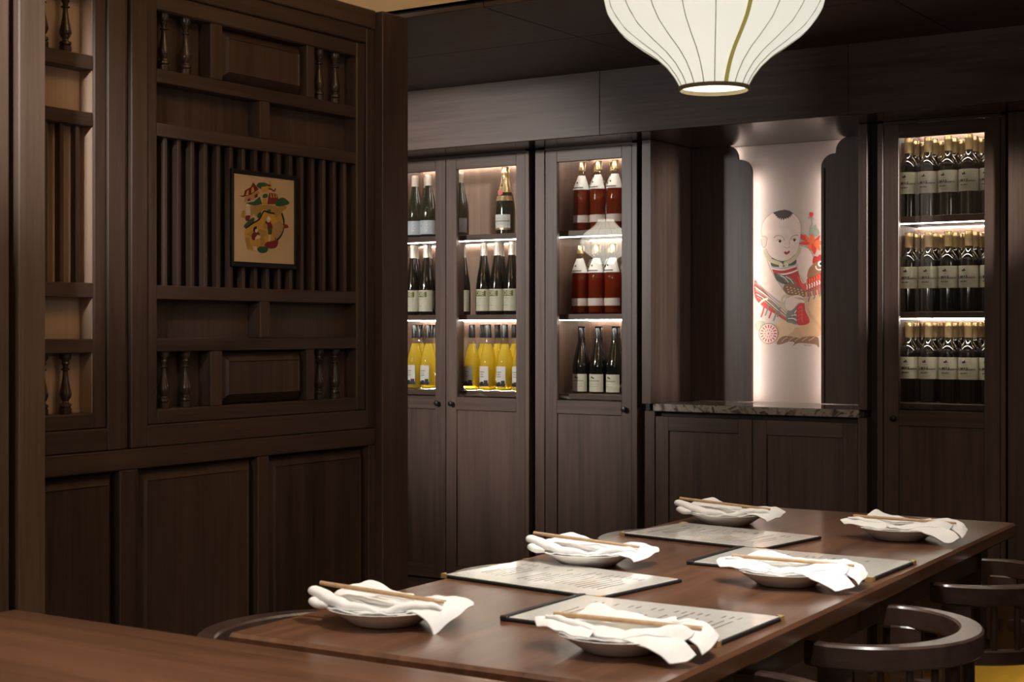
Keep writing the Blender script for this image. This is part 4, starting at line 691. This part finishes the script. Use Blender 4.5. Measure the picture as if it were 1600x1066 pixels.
bordeaux = [(.030, 0), (r, .004), (r, .185), (.0365, .195), (.0325, .207), (.025, .218), (.0175, .228), (.0145, .240), (.0140, .296)]
P_C = bottle('red_wine_bottle', 'dark_bottle', bordeaux, 'gold_foil',
             [(.0148, .245), (.0152, .286), (.0155, .2865), (.0155, .2885), (.0148, .289), (.0148, .301), (.012, .3025)],
             [('label_cream', patch(r, .089, r, .171, R(88)))],
             [('ink', [bent('PAUL', .0115, r, .127, R(-40)), bent('MAS', .0155, r, .1285, R(-7)), bent('Reserve', .0105, r, .127, R(33)),
                       bent('MALBEC', .0080, r, .112, R(-8)), patch(r, .1225, r, .1228, R(52), d=.0009),
                       patch(r, .1500, r, .1560, R(9), 6, R(-10), .0009), patch(r, .153, r, .1600, R(4), 4, R(-4), .0009), patch(r, .1515, r, .1535, R(12), 6, R(-5), .0009)]),
              ('ink_soft', [patch(r, .1030, r, .1036, R(30), d=.0009), patch(r, .098, r, .0985, R(22), d=.0009), patch(r, .1430, r, .1438, R(12), d=.0009)])])
rf = .0362
flute = [(.030, 0), (rf, .004), (rf, .120), (.0345, .140), (.0305, .170), (.0250, .205), (.0195, .240), (.0158, .268), (.0148, .300), (.0148, .324)]
P_J = bottle('white_wine_flute_bottle', 'dark_bottle', flute, 'cap_silver',
             [(.0170, .266), (.0158, .275), (.0155, .312), (.0158, .313), (.0158, .327), (.0130, .330)],
             [('label_cream', patch(rf, .017, rf, .115, R(88)))],
             [('label_olive', [patch(rf, .083, rf, .108, R(52), 12, R(-12), .0009)]),
              ('label_cream', [bent('JOIE', .0275, rf, .0955, R(-12), .0016, bold=.0006)]),
              ('ink_soft', [patch(rf, .042, rf, .0435, R(22), 6, R(-22), .0009), patch(rf, .052, rf, .053, R(14), 6, R(-28), .0009), patch(rf, .074, rf, .0748, R(34), 8, 0, .0009)])])
rb = .0385
burg = [(.032, 0), (rb, .004), (rb, .112), (.0375, .128), (.0340, .148), (.0275, .175), (.0205, .205), (.0162, .228), (.0148, .250), (.0148, .288)]
burg_in = [(.028, .004), (rb - .003, .008), (rb - .003, .112), (.0345, .128), (.031, .148), (.0245, .175), (.0175, .200), (.0150, .210)]
P_Y = bottle('white_wine_bottle', 'clear_bottle', burg, 'cap_black',
             [(.0158, .237), (.0155, .292), (.0135, .297)],
             [('label_white', patch(rb, .020, rb, .110, R(42), 10))],
             [('ink', [patch(rb, .0205, rb, .034, R(41), 10, 0, .0009), patch(rb, .034, rb, .047, R(13), 5, R(24), .0009), patch(rb, .033, rb, .041, R(14), 5, R(-6), .0009),
                       patch(rb, .033, rb, .038, R(7), 4, R(-30), .0009)]),
              ('ink_soft', [patch(rb, .083, rb, .086, R(20), 6, R(-6), .0009), patch(rb, .073, rb, .0755, R(14), 6, R(-8), .0009), patch(rb, .063, rb, .0655, R(17), 6, R(-6), .0009)])],
             wine=burg_in, winemat='yellow_wine')
rr = .0385
ros = [(.032, 0), (rr, .004), (rr, .160), (.0375, .172), (.0330, .192), (.0260, .212), (.0190, .230), (.0150, .248), (.0145, .292), (.0130, .296)]
ros_in = [(.028, .004), (rr - .0025, .008), (rr - .0025, .160), (.0345, .172), (.030, .190), (.0225, .212), (.0155, .228)]
P_R = bottle('rose_wine_bottle', 'clear_bottle', ros, 'gold_foil',
             [(.0156, .262), (.0153, .296), (.0120, .300)],
             [('label_white', patch(.0405, .178, .0172, .240, R(75), 14)), ('label_pink', patch(rr, .036, rr, .068, R(80), 14))],
             [('ink_soft', [patch(.0395, .184, .0378, .189, R(40), 8, R(-10), .0013)]),
              ('ink', [([(.0005 - .0100 + .004 * cos(a), -.0338 + .0032, .208 + .005 * sin(a)) for a in (0, pi / 2, pi, 3 * pi / 2)], [(0, 1, 2, 3)])])],
             wine=ros_in, winemat='rose_wine')
P_D = bottle('red_wine_bottle', 'dark_bottle', burg, 'cap_black',
             [(.0156, .240), (.0153, .280), (.0130, .284)],
             [('label_cream', patch(rb, .008, rb, .083, R(62), 14))],
             [('ink', [patch(rb, .066, rb, .073, R(6), 4, R(-16), .0009), patch(rb, .064, rb, .069, R(5), 4, R(-4), .0009)]),
              ('ink_soft', [patch(rb, .053, rb, .0555, R(40), 8, R(-5), .0009), patch(rb, .040, rb, .0410, R(36), 8, R(-5), .0009), patch(rb, .030, rb, .0310, R(36), 8, R(-5), .0009)])])
rs = .0400
P_B = bottle('red_wine_bottle', 'green_bottle', [(p[0] * 1.03, p[1] * 1.0) for p in burg], 'cap_cream',
             [(.0160, .225), (.0158, .272), (.0165, .273), (.0165, .287), (.0140, .291)],
             [('label_blue', patch(rb * 1.03, .014, rb * 1.03, .078, R(85), 14))],
             [('ink_soft', [patch(rb * 1.03, .070, rb * 1.03, .0712, R(24), 6, R(-20), .0009)]),
              ('ink', [patch(rb * 1.03, .050, rb * 1.03, .054, R(4), 3, R(-25), .0009)]),
              ('label_white', [patch(rb * 1.03, .030 + .012 * k, rb * 1.03, .036 + .012 * k, R(5), 3, R(20 + 9 * (k % 2)), .0009) for k in range(3)])])
rc = .0440
champ = [(.034, 0), (rc, .005), (rc, .115), (.0425, .135), (.0380, .160), (.0305, .190), (.0230, .220), (.0175, .245), (.0158, .262), (.0158, .290)]
P_M = bottle('champagne_bottle', 'green_bottle', champ, 'gold_foil',
             [(.0320, .1875), (.0238, .220), (.0183, .245), (.0166, .262), (.0172, .268), (.0188, .272), (.0188, .280), (.0172, .284), (.0172, .298), (.0140, .303)],
             [('label_white', patch(rc, .028, rc, .088, R(58), 14)), ('gold_foil', patch(rc, .020, rc, .028, R(58), 14)),
              ('gold_foil', patch(.0405, .150, .0355, .172, R(80), 14, 0, .0007))],
             [('ink', [bent('MOET & CHANDON', .0092, rc, .058, R(-2)), bent('MOET', .0165, .0200, .2360, R(-10), .0016, vertical=True, rz=lambda z: .0238 - (z - .220) * .21)]),
              ('ink_soft', [patch(rc, .070, rc, .0708, R(30), 6, 0, .0009), patch(rc, .044, rc, .0448, R(22), 6, 0, .0009)]),
              ('seal_red', [([(-.008 + .0125 * cos(2 * pi * k / 16), -.0335 - .0045 * (0), .186 + .0135 * sin(2 * pi * k / 16)) for k in range(16)], [tuple(range(16))])])])
used = set()
ORD = ['first', 'second', 'third', 'fourth', 'fifth', 'sixth', 'seventh']
ROW = ['front', 'second', 'third', 'back']
def put(proto, x, y, z, desc, where, group, rot=None):
    o = proto if proto.name not in used else copy_tree(proto)
    used.add(proto.name)
    o.location = (x, y, z); o.rotation_euler = (0, 0, R(random.uniform(-7, 7)) if rot is None else R(rot))
    tag(o, desc + ' ' + where, 'bottle', group)
    return o
def rows(proto, xs_rows, y0, dy, z, desc, place, group):
    """bottles of one kind on one shelf, row by row from the glass"""
    for j, xs in enumerate(xs_rows):
        for i, x in enumerate(xs):
            put(proto, x + random.uniform(-.002, .002), y0 + j * dy + random.uniform(-.003, .003), z, desc,
                '%s, %s row, %s from left' % (place, ROW[j], ORD[i]), group)
zt, zm, zl = 1.6742, 1.3162, .9752
C0 = [-1.924, -1.848, -1.771, -1.694, -1.617]
for z, sname in ((zt, 'top shelf'), (zm, 'middle shelf'), (zl, 'bottom shelf')):
    rows(P_C, [C0, C0, C0], 5.655, .079, z, 'gold-capped red wine bottle,', sname + ' of right cabinet', 'red wine bottles on the %s of the right cabinet' % sname)
# left cabinet
rows(P_Y, [[-4.272, -4.190], [-4.300, -4.212]], 5.650, .082, zl, 'yellow wine bottle,', 'left door of left cabinet', 'yellow wine bottles in the left cabinet')
rows(P_Y, [[-3.944, -3.858, -3.769, -3.682], [-3.944, -3.858, -3.769, -3.682]], 5.650, .080, zl, 'yellow wine bottle,', 'right door of left cabinet', 'yellow wine bottles in the left cabinet')
rows(P_J, [[-4.284, -4.205], [-4.325, -4.245, -4.165]], 5.650, .078, zm, 'flute bottle with olive label,', 'left door of left cabinet', 'flute bottles in the left cabinet')
rows(P_J, [[-3.885, -3.806, -3.728], [-3.845, -3.765]], 5.650, .080, zm, 'flute bottle with olive label,', 'right door of left cabinet', 'flute bottles in the left cabinet')
put(P_J, -4.058, 5.735, zm, 'flute bottle with olive label,', 'partly hidden behind the centre post of left cabinet', 'flute bottles in the left cabinet')
rows(P_B, [[-4.272, -4.190], [-4.262]], 5.650, .082, zt, 'blue-label red wine bottle,', 'left door of left cabinet', 'blue-label bottles in the left cabinet')
put(P_B, -3.986, 5.613, zt, 'red wine bottle with pale blue label', 'standing alone opposite the champagne bottle', 'blue-label bottles in the left cabinet', rot=0)
put(P_M, -3.768, 5.655, zt, 'champagne bottle with gold foil neck and red seal', 'on top shelf of left cabinet', None, rot=5)
# middle cabinet
rows(P_R, [[-3.368, -3.286, -3.204], [-3.345, -3.262, -3.180]], 5.655, .082, zt, 'rose wine bottle with white collar,', 'top shelf of middle cabinet', 'rose bottles on the top shelf')
rows(P_R, [[-3.378, -3.296, -3.212], [-3.358, -3.275, -3.190]], 5.655, .082, zm, 'rose wine bottle with white collar,', 'middle shelf of middle cabinet', 'rose bottles on the middle shelf')
rows(P_D, [[-3.374, -3.288, -3.203], [-3.332, -3.246]], 5.655, .085, zl, 'black-capped red wine bottle,', 'bottom shelf of middle cabinet', 'black-capped bottles of the middle cabinet')

# ------------------------------------------------------------------ tables
def table(label, cx, cy, rz, wx, ly, top_mat, h=.75, th=.036):
    root = tag(empty('dining_table', (cx, cy, 0), rz), label, 'table')
    MB().box(-wx / 2, wx / 2, -ly / 2, ly / 2, h - th, h, b=.006).build('table_top', top_mat, root)
    for sx in (-1, 1):
        MB().box(sx * (wx / 2 - .075) - .010, sx * (wx / 2 - .075) + .010, -ly / 2 + .09, ly / 2 - .09, h - th - .075, h - th, b=.002).build('apron', 'chair', root)
        for sy in (-1, 1):
            m = MB(); x, y = sx * (wx / 2 - .09), sy * (ly / 2 - .10)
            t0, t1 = .034, .026
            vs = [(x + a * t1, y + b * t1, 0) for a, b in ((-1, -1), (1, -1), (1, 1), (-1, 1))] + [(x + a * t0, y + b * t0, h - th) for a, b in ((-1, -1), (1, -1), (1, 1), (-1, 1))]
            m.add(vs, [(3, 2, 1, 0), (4, 5, 6, 7)] + [(k, (k + 1) % 4, (k + 1) % 4 + 4, k + 4) for k in range(4)]).build('leg', 'chair', root)
    for sy in (-1, 1):
        MB().box(-wx / 2 + .09, wx / 2 - .09, sy * (ly / 2 - .10) - .010, sy * (ly / 2 - .10) + .010, h - th - .075, h - th, b=.002).build('apron', 'chair', root)
    return root
TR = R(2.1)
table('long walnut dining table laid with six plates and four menus', -1.424, 2.915, TR, .775, 2.14, 'table_y')
table('wide walnut table in the foreground with nothing on it', -1.45, 1.335, R(1.2), 1.56, .92, 'table_x')

# ------------------------------------------------------------------ plates, napkins, chopsticks
def plate_mesh():
    prof = [(.001, .0055), (.050, .0055), (.062, .0065), (.074, .012), (.088, .0205), (.1005, .0268), (.1020, .0280), (.1010, .0285),
            (.099, .0275), (.087, .0190), (.073, .0105), (.060, .0020), (.056, 0), (.050, .0004), (.048, .002), (.001, .002)]
    return MB().lathe([(r_, z_ * 1.04) for r_, z_ in prof], 48, cap=False)
def crease(x, y, z, ph):
    """small soft creases of the linen"""
    return z + .0013 * sin(95 * x + 60 * y + ph) + .0009 * sin(150 * y - 70 * x + 2 * ph) + .0006 * sin(240 * x + 31 * ph)
def surf(m, grid, n=7, ph=0.0):
    """smooth sheet through a grid of control points"""
    rows_ = [crom(r, n) for r in grid]
    cols = list(zip(*rows_)); cols = [crom(list(c), n) for c in cols]
    a, b = len(cols), len(cols[0])
    vs = [(p[0], p[1], crease(*p, ph)) for c in cols for p in c]
    m.add(vs, [(i * b + j, i * b + j + 1, (i + 1) * b + j + 1, (i + 1) * b + j) for i in range(a - 1) for j in range(b - 1)])
def roll(m, pts, rad, flat=.62):
    p = crom([(*q, r_) for q, r_ in zip(pts, rad)], 7)
    m.sweep([(q[0], q[1], crease(q[0], q[1], q[2], 1.0)) for q in p], [max(.001, q[3]) for q in p], 12, flat=flat)
def napkin(kind, k):
    rnd = random.Random(k); j = lambda s=.004: rnd.uniform(-s, s); ph = k * 1.7
    m = MB()
    # folded bed of cloth lying in the plate
    surf(m, [[(-.090, -.050, .030), (-.045, -.074, .0285), (.000, -.084, .0285), (.045, -.078, .030), (.080, -.058, .033)],
             [(-.088, -.030, .027), (-.045, -.044, .022), (.000, -.050, .020), (.045, -.044, .024), (.085, -.032, .032)],
             [(-.085, -.004, .030), (-.045, -.008, .017 + j()), (.000, -.014, .014), (.045, -.012, .018), (.088, -.008, .033)],
             [(-.080, .018, .034), (-.045, .016, .028 + j()), (.000, .014, .025), (.045, .010, .026), (.086, .008, .034)],
             [(-.070, .034, .032), (-.040, .036, .020), (.000, .032, .015), (.045, .026, .020), (.080, .022, .032)]], ph=ph)
    if kind == 'L':
        # two rolled ends poking out over the rim at the left
        roll(m, [(-.131, .008, .050), (-.126, .004, .049), (-.110, -.008, .046), (-.085, -.030, .041), (-.045, -.054, .034), (.000, -.068, .031)], [.006, .0115, .0125, .0125, .0105, .003])
        roll(m, [(-.127, -.014, .033), (-.121, -.018, .033), (-.110, -.026, .032), (-.090, -.034, .031)], [.005, .0095, .010, .007], .7)
        # standing fold at the back, a doubled cloth edge in front of it
        surf(m, [[(-.105, .020, .034), (-.070, .032, .036), (-.030, .046, .033), (.010, .054, .030), (.040, .052, .028)],
                 [(-.094, .044, .042), (-.064, .058, .053 + j()), (-.038, .068, .057 + j()), (-.002, .070, .042), (.036, .068, .032)],
                 [(-.084, .060, .036), (-.058, .074, .046), (-.034, .082, .048), (-.004, .084, .037), (.032, .080, .030)]], ph=ph)
        roll(m, [(-.085, .024, .037), (-.050, .022, .036), (-.010, .014, .030), (.035, .010, .027), (.066, .000, .030)], [.002, .006, .0065, .006, .002], .55)
        # ridge along the near rim
        roll(m, [(.000, -.074, .030), (.030, -.066, .034), (.065, -.056, .038), (.092, -.052, .036), (.104, -.054, .031)], [.002, .009, .011, .009, .003], .55)
        # end folded over the rim at the right
        hang = 1.0 if k == 0 else 0.25
        surf(m, [[(.045, -.070, .033), (.070, -.078, .031 - .006 * hang), (.090, -.080 - .006 * hang, .025 - .014 * hang), (.097, -.081 - .010 * hang, .020 - .022 * hang)],
                 [(.050, -.045, .035), (.082, -.056, .037), (.108, -.058, .031 - .006 * hang), (.120, -.060, .022 - .010 * hang)],
                 [(.052, -.015, .034), (.088, -.020, .041), (.122, -.024, .035), (.136, -.026, .024)],
                 [(.052, .012, .033), (.088, .012, .042), (.126, .010, .038), (.148, .008, .027)],
                 [(.050, .034, .030), (.082, .040, .038), (.120, .042, .036), (.146, .036, .028)]], ph=ph)
    else:
        # wide soft end over the left rim, folded double
        surf(m, [[(-.040, -.076, .030), (-.080, -.054, .032), (-.112, -.028, .033), (-.130, -.012, .031)],
                 [(-.034, -.056, .034), (-.078, -.030, .040), (-.112, -.008, .042), (-.137, .010, .038)],
                 [(-.034, -.026, .030), (-.074, .000, .041), (-.106, .020, .044), (-.130, .032, .040)],
                 [(-.036, .000, .024), (-.066, .022, .036), (-.092, .038, .039), (-.112, .048, .035)]], ph=ph)
        roll(m, [(-.118, .004, .046), (-.085, -.014, .045), (-.045, -.036, .037), (-.010, -.052, .030)], [.002, .007, .008, .002], .5)
        # standing fold at the back
        surf(m, [[(-.082, .030, .034), (-.050, .040, .034), (-.010, .050, .031), (.040, .056, .030), (.085, .050, .032)],
                 [(-.074, .052, .044), (-.048, .066, .055 + j()), (-.014, .074, .046), (.036, .076, .035), (.082, .066, .037)],
                 [(-.064, .068, .036), (-.042, .080, .045), (-.010, .086, .039), (.036, .086, .032), (.078, .078, .033)]], ph=ph)
        # long fold along the near rim, ending in a loop
        surf(m, [[(-.030, -.076, .031), (.010, -.078, .032), (.050, -.076, .035), (.085, -.072, .035), (.102, -.076, .028)],
                 [(-.036, -.062, .034), (.010, -.062, .038), (.052, -.058, .043), (.092, -.054, .045), (.114, -.060, .034)],
                 [(-.030, -.046, .030), (.010, -.046, .034), (.052, -.040, .041), (.094, -.034, .046), (.118, -.040, .038)],
                 [(-.020, -.034, .024), (.015, -.032, .027), (.052, -.026, .033), (.090, -.018, .040), (.112, -.020, .036)]], ph=ph)
        # hanging corner at the near side
        surf(m, [[(.012, -.082, .031), (.042, -.096, .025), (.070, -.112, .014), (.086, -.121, .006)],
                 [(.040, -.074, .034), (.070, -.088, .030), (.096, -.106, .018), (.108, -.116, .009)],
                 [(.070, -.064, .036), (.096, -.076, .034), (.114, -.092, .024), (.124, -.102, .015)]], ph=ph)
        # end over the right rim
        surf(m, [[(.066, -.040, .037), (.100, -.056, .035), (.122, -.076, .024), (.132, -.088, .012)],
                 [(.066, -.010, .036), (.106, -.022, .042), (.132, -.042, .034), (.145, -.056, .020)],
                 [(.062, .018, .035), (.104, .012, .044), (.138, -.008, .040), (.154, -.024, .026)],
                 [(.058, .040, .032), (.096, .038, .040), (.128, .028, .038), (.144, .012, .032)]], ph=ph)
        roll(m, [(.080, .020, .042), (.112, .006, .043), (.138, -.016, .036), (.150, -.036, .024)], [.002, .007, .007, .003], .5)
    return m
SETS = [('L', -1.606, 2.043, 27, 'nearest plate on the partition side'), ('R', -1.165, 2.072, 23, 'nearest plate on the chair side'),
        ('L', -1.645, 2.790, 27, 'middle plate on the partition side'), ('R', -1.195, 2.790, 25, 'middle plate on the chair side'),
        ('L', -1.690, 3.565, 26, 'farthest plate on the partition side'), ('R', -1.228, 3.540, 26, 'farthest plate on the chair side')]
PLATE = plate_mesh()
plate_me = None; stick_me = None
def stick():
    return MB().sweep([(-.120, 0, 0), (-.03, 0, 0), (.05, 0, 0), (.118, 0, 0)], [.0040, .0037, .0030, .0022], 8)
def place_setting(kind, x, y, rz, where, n, z=.75, grp='place settings on the dining table'):
    global plate_me, stick_me
    if plate_me is None:
        p = PLATE.build('plate', 'china', smooth=50); plate_me = p.data
    else:
        p = bpy.data.objects.new('plate', plate_me); COL.objects.link(p)
    p.location = (x, y, z + .0005)
    tag(p, 'round white china plate, ' + where, 'plate', grp)
    nk = napkin(kind, n).build('napkin', 'linen', smooth=True)
    sm = nk.modifiers.new('hem', 'SOLIDIFY'); sm.thickness = .0022; sm.offset = 0
    nk.location = (x, y, z + .0022); nk.rotation_euler = (0, 0, R(rz))
    tag(nk, 'folded white linen napkin on the ' + where, 'napkin', grp)
    for q, (dy, nm) in enumerate(((0.0, 'nearer'), (.0105, 'farther'))):
        if stick_me is None:
            s = stick().build('chopstick', 'bamboo', smooth=60); stick_me = s.data
        else:
            s = bpy.data.objects.new('chopstick', stick_me); COL.objects.link(s)
        a = R((1.5 if q else -1) + (11 if kind == 'L' else 14))
        lx, ly = (-.006, -.008 + dy) if kind == 'L' else (.012, -.014 + dy)
        ca, sa = cos(R(rz)), sin(R(rz))
        s.location = (x + lx * ca - ly * sa, y + lx * sa + ly * ca, z + (.0525 if kind == 'L' else .0475) - .001 * q)
        s.rotation_euler = (0, R(4.2 if kind == 'L' else 1.8), a)
        tag(s, '%s bamboo chopstick across the napkin on the %s' % (nm, where), 'chopstick', grp)
for n, (kd, x, y, rz, wh) in enumerate(SETS):
    place_setting(kd, x, y, rz, wh, n)

# ------------------------------------------------------------------ menus
def menu(label, cx, cy, rz, gold, spine, seed):
    root = tag(empty('menu', (cx, cy, .7502), R(rz)), label, 'menu', 'menus on the dining table')
    W, D = .40, .268; h = .006
    MB().box(-W / 2, W / 2, -D / 2, D / 2, 0, h, b=.0015).build('cover', 'leather_black', root)
    pg = MB().box(-W / 2 + .006, W / 2 - .006, -D / 2 + .006, D / 2 - .006, h - .002, h + .0012, b=.0006).build('page', 'page', root)
    rn = random.Random(seed); t = MB()
    for k in range(21):
        x = -W / 2 + .045 + k * .0150
        if rn.random() < .15: continue
        y0 = -.085 + rn.uniform(0, .02); L = rn.uniform(.07, .13)
        a, b = (y0, y0 + L)
        t.add([(x, a, h + .0015), (x + .0042, a, h + .0015), (x + .0042, b, h + .0015), (x, b, h + .0015)], [(0, 1, 2, 3)])
        if rn.random() < .6:
            t.add([(x, .06, h + .0015), (x + .0042, .06, h + .0015), (x + .0042, .08, h + .0015), (x, .08, h + .0015)], [(0, 1, 2, 3)])
    t.build('print', 'menu_ink', pg)
    for sx, sy in gold:
        g = MB(); s = .016; e = .0012
        X, Y = sx * (W / 2 + e), sy * (D / 2 + e)
        q = [(X, Y), (X - sx * s, Y), (X, Y - sy * s)]
        vs = [(p[0], p[1], -.0001) for p in q] + [(p[0], p[1], h + .0026) for p in q]
        g.add(vs, [(0, 1, 2), (3, 5, 4), (0, 3, 4, 1), (1, 4, 5, 2), (2, 5, 3, 0)]).build('gold_corner', 'brass', root)
    if spine:
        MB().box(spine * (W / 2) - .008, spine * (W / 2) + .008, -D / 2 - .001, D / 2 + .001, 0, h + .003, b=.002).build('spine', 'leather_black', root)
    return root
menu('cream menu in a black cover half under the nearest chair-side plate', -1.247, 2.300, .5, [(1, 1), (1, -1)], -1, 1)
menu('cream menu in a black cover beside the middle partition-side plate', -1.588, 2.583, -7.2, [(-1, -1), (-1, 1), (1, -1)], 0, 2)
menu('cream menu in a black cover under the middle chair-side plate', -1.263, 3.035, .5, [(1, 1), (1, -1)], -1, 3)
menu('cream menu in a black cover beside the farthest partition-side plate', -1.595, 3.325, -7.5, [(-1, -1), (-1, 1), (1, -1)], 0, 4)

# ------------------------------------------------------------------ chairs (local +x faces the table)
def make_chair():
    root = empty('captain_chair')
    RXc, RYc, TIP = .192, .214, .035
    def path(k=1.0, tip=TIP, n=22):
        p = [(tip, -RYc * k + .012)]
        for i in range(n + 1):
            a = -pi / 2 - pi * i / n
            p.append((RXc * k * cos(a), RYc * k * sin(a)))
        p.append((tip, RYc * k - .012))
        return p
    pts = path(); n = len(pts)
    wid = [.022] + [.026 + .020 * sin(pi * i / (n - 3)) ** 2 for i in range(n - 2)] + [.022]
    MB().rail(pts, wid, .657, .700, b=.004).build('arm_rail', 'chair', root, smooth=40)
    pl = path(.985, -.02); MB().rail(pl, [.024] * len(pl), .530, .562, b=.003).build('lower_rail', 'chair', root, smooth=40)
    for i in range(11):
        a = -pi / 2 - pi * (i + .9) / 11.8
        x, y = RXc * .99 * cos(a), RYc * .99 * sin(a)
        MB().sweep([(x, y, .556), (x, y, .61), (x, y, .664)], [.0065, .0075, .0065], 8).build('spindle', 'chair', root, smooth=60)
    for s in (-1, 1):
        MB().rail([(-.050, s * .206), (-.02, s * .207), (.012, s * .204)], [.020, .022, .020], .36, .662, b=.003).build('arm_post', 'chair', root)
    # rounded seat frame and cushion
    def seat(z0, z1, k, e):
        q = []
        for i in range(28):
            a = 2 * pi * i / 28; c, s_ = cos(a), sin(a)
            f = .86 + .14 * min(1, abs(c) ** 4 + abs(s_) ** 4)
            sq = 1 / (abs(c) ** 4 + abs(s_) ** 4) ** .25
            q.append((.205 * k * sq * c + .015, .212 * k * sq * s_))
        lay = [(1 - e * 2, z0), (1, z0 + e * .1), (1, z1 - .018), (.985, z1 - .008), (.95, z1 - .001), (.80, z1 + .004), (.4, z1 + .007)]
        vs = [(x * s_, y * s_, z) for s_, z in lay for x, y in q]; N = 28
        fs = [(i * N + k, i * N + (k + 1) % N, (i + 1) * N + (k + 1) % N, (i + 1) * N + k) for i in range(len(lay) - 1) for k in range(N)]
        fs += [tuple(reversed(range(N))), tuple((len(lay) - 1) * N + k for k in range(N))]
        return MB().add(vs, fs)
    seat(.345, .396, .98, .01).build('seat_frame', 'chair', root, smooth=40)
    seat(.398, .458, 1.0, .01).build('cushion', 'yellow_seat', root, smooth=60)
    for sx in (-1, 1):
        for sy in (-1, 1):
            MB().sweep([(sx * .150 + .015, sy * .155, .36), (sx * .175 + .015, sy * .178, .0)], [.019, .013], 8).build('leg', 'chair', root, smooth=60)
    for sy in (-1, 1):
        MB().sweep([(-.150, sy * .166, .17), (.180, sy * .166, .17)], .009, 8).build('stretcher', 'chair', root, smooth=60)
    MB().sweep([(.015, -.166, .17), (.015, .166, .17)], .009, 8).build('stretcher', 'chair', root, smooth=60)
    return root
chair0 = make_chair()
CH = [(-1.010, 2.045, 182, 'dark round-back chair at the near right corner of the table, mostly out of frame'),
      (-1.018, 2.740, 182, 'dark round-back chair, middle of the three on the right side'),
      (-1.030, 3.470, 182, 'dark round-back chair farthest along the right side'),
      (-1.822, 2.120, 2, 'dark round-back chair on the partition side behind the nearest plate'),
      (-1.805, 2.860, 2, 'dark round-back chair on the partition side, second along the table'),
      (-1.835, 3.580, 2, 'dark round-back chair on the partition side at the far end')]
for i, (x, y, a, lb) in enumerate(CH):
    c = chair0 if i == 0 else copy_tree(chair0)
    c.location = (x, y, 0); c.rotation_euler = (0, 0, R(a))
    tag(c, lb, 'chair', 'round-back chairs at the dining table')

# ------------------------------------------------------------------ silk lanterns
LPROF = [(.067, 0.0), (.0680, .006), (.076, .021), (.092, .042), (.115, .063), (.146, .084), (.180, .110), (.199, .134), (.210, .153), (.2165, .180),
         (.2165, .205), (.209, .232), (.196, .254), (.175, .276), (.145, .300), (.115, .322), (.092, .343), (.076, .364), (.066, .390)]
def make_lantern():
    root = empty('silk_lantern')
    prof = crom(LPROF, 3)
    MB().lathe(prof, 60, cap=False).build('shade', 'fabric', root, smooth=True)
    for k in range(20):
        if k == 1: continue
        a = R(-63.1) + 2 * pi * k / 20
        p = [((r_ + .0005) * cos(a), (r_ + .0005) * sin(a), z) for r_, z in prof[::3]]
        MB().sweep(p, .0010, 5).build('rib', 'rib', root, smooth=True)
    a0 = R(-44.6); m = MB(); vs = []
    for r_, z in prof:
        wv = .0085
        for s in (-1, 1):
            a = a0 + s * wv / r_ / 2
            vs.append(((r_ + .0022) * cos(a), (r_ + .0022) * sin(a), z))
    m.add(vs, [(2 * i, 2 * i + 1, 2 * i + 3, 2 * i + 2) for i in range(len(prof) - 1)]).build('ribbon', 'ribbon', root)
    for z, nm in ((0.0, 'bottom_ring'), (.390, 'top_ring')):
        r0 = .0685
        MB().lathe([(r0 - .002, z - .005), (r0 + .002, z - .0045), (r0 + .003, z), (r0 + .002, z + .003), (r0 - .002, z + .003), (r0 - .002, z - .005)], 40, cap=False).build(nm, 'ring', root, smooth=40)
    MB().lathe([(.004, .34), (.012, .33), (.014, .30), (.014, .285)], 12).build('socket', 'cord', root, smooth=40)
    MB().lathe([(.014, .285), (.026, .262), (.031, .24), (.026, .215), (.008, .203)], 16).build('bulb', 'bulb', root, smooth=True)
    MB().sweep([(-.067, 0, .388), (0, 0, .40), (.067, 0, .388)], .002, 6).build('hanger', 'cord', root)
    MB().sweep([(0, 0, .33), (0, 0, .7), (0, 0, 1.07)], .0035, 6).build('cord', 'cord', root)
    return root
lan = make_lantern()
lan.location = (-1.319, 2.722, 1.726)
tag(lan, 'glowing ivory silk lantern hanging over the dining table', 'lantern', 'silk lanterns')
l2 = copy_tree(lan); l2.location = (-6.45, -.20, 1.80); tag(l2, 'ivory silk lantern reflected in the glass of the middle wine cabinet', 'lantern', 'silk lanterns')
for ch in l2.children:
    if ch.name.startswith('shade'):
        ch.data = ch.data.copy(); ch.data.materials[0] = M['fabric_bright']
for lx, ly, lz in ((-1.319, 2.722, 1.735), (-6.45, -.20, 1.805)):
    d = bpy.data.lights.new('lantern_light', 'SPOT'); d.energy = 13; d.spot_size = R(120); d.spot_blend = 1.0; d.shadow_soft_size = .06; d.color = NEUT
    o = bpy.data.objects.new('lantern_light', d); COL.objects.link(o); o.location = (lx, ly, lz)
    d = bpy.data.lights.new('lantern_light', 'SPOT'); d.energy = 100; d.spot_size = R(150); d.spot_blend = 1.0; d.shadow_soft_size = .06; d.color = NEUT
    o = bpy.data.objects.new('lantern_light', d); COL.objects.link(o); o.location = (lx, ly, lz + .40); o.rotation_euler = (pi, 0, 0)
# the neighbouring table, seen only as a reflection in the cabinet glass
table('walnut table beyond the partition, seen reflected in the cabinet glass', -5.85, 1.10, 0, 1.00, 2.80, 'table_y')
for n, (x, y, wh) in enumerate(((-5.50, 2.20, 'table beyond the partition, near corner'), (-6.15, 2.28, 'table beyond the partition, far corner'), (-6.10, .20, 'table beyond the partition, rear end'))):
    place_setting('LRL'[n], x, y, 5 * n, wh, 20 + n, grp='settings on the table beyond the partition')
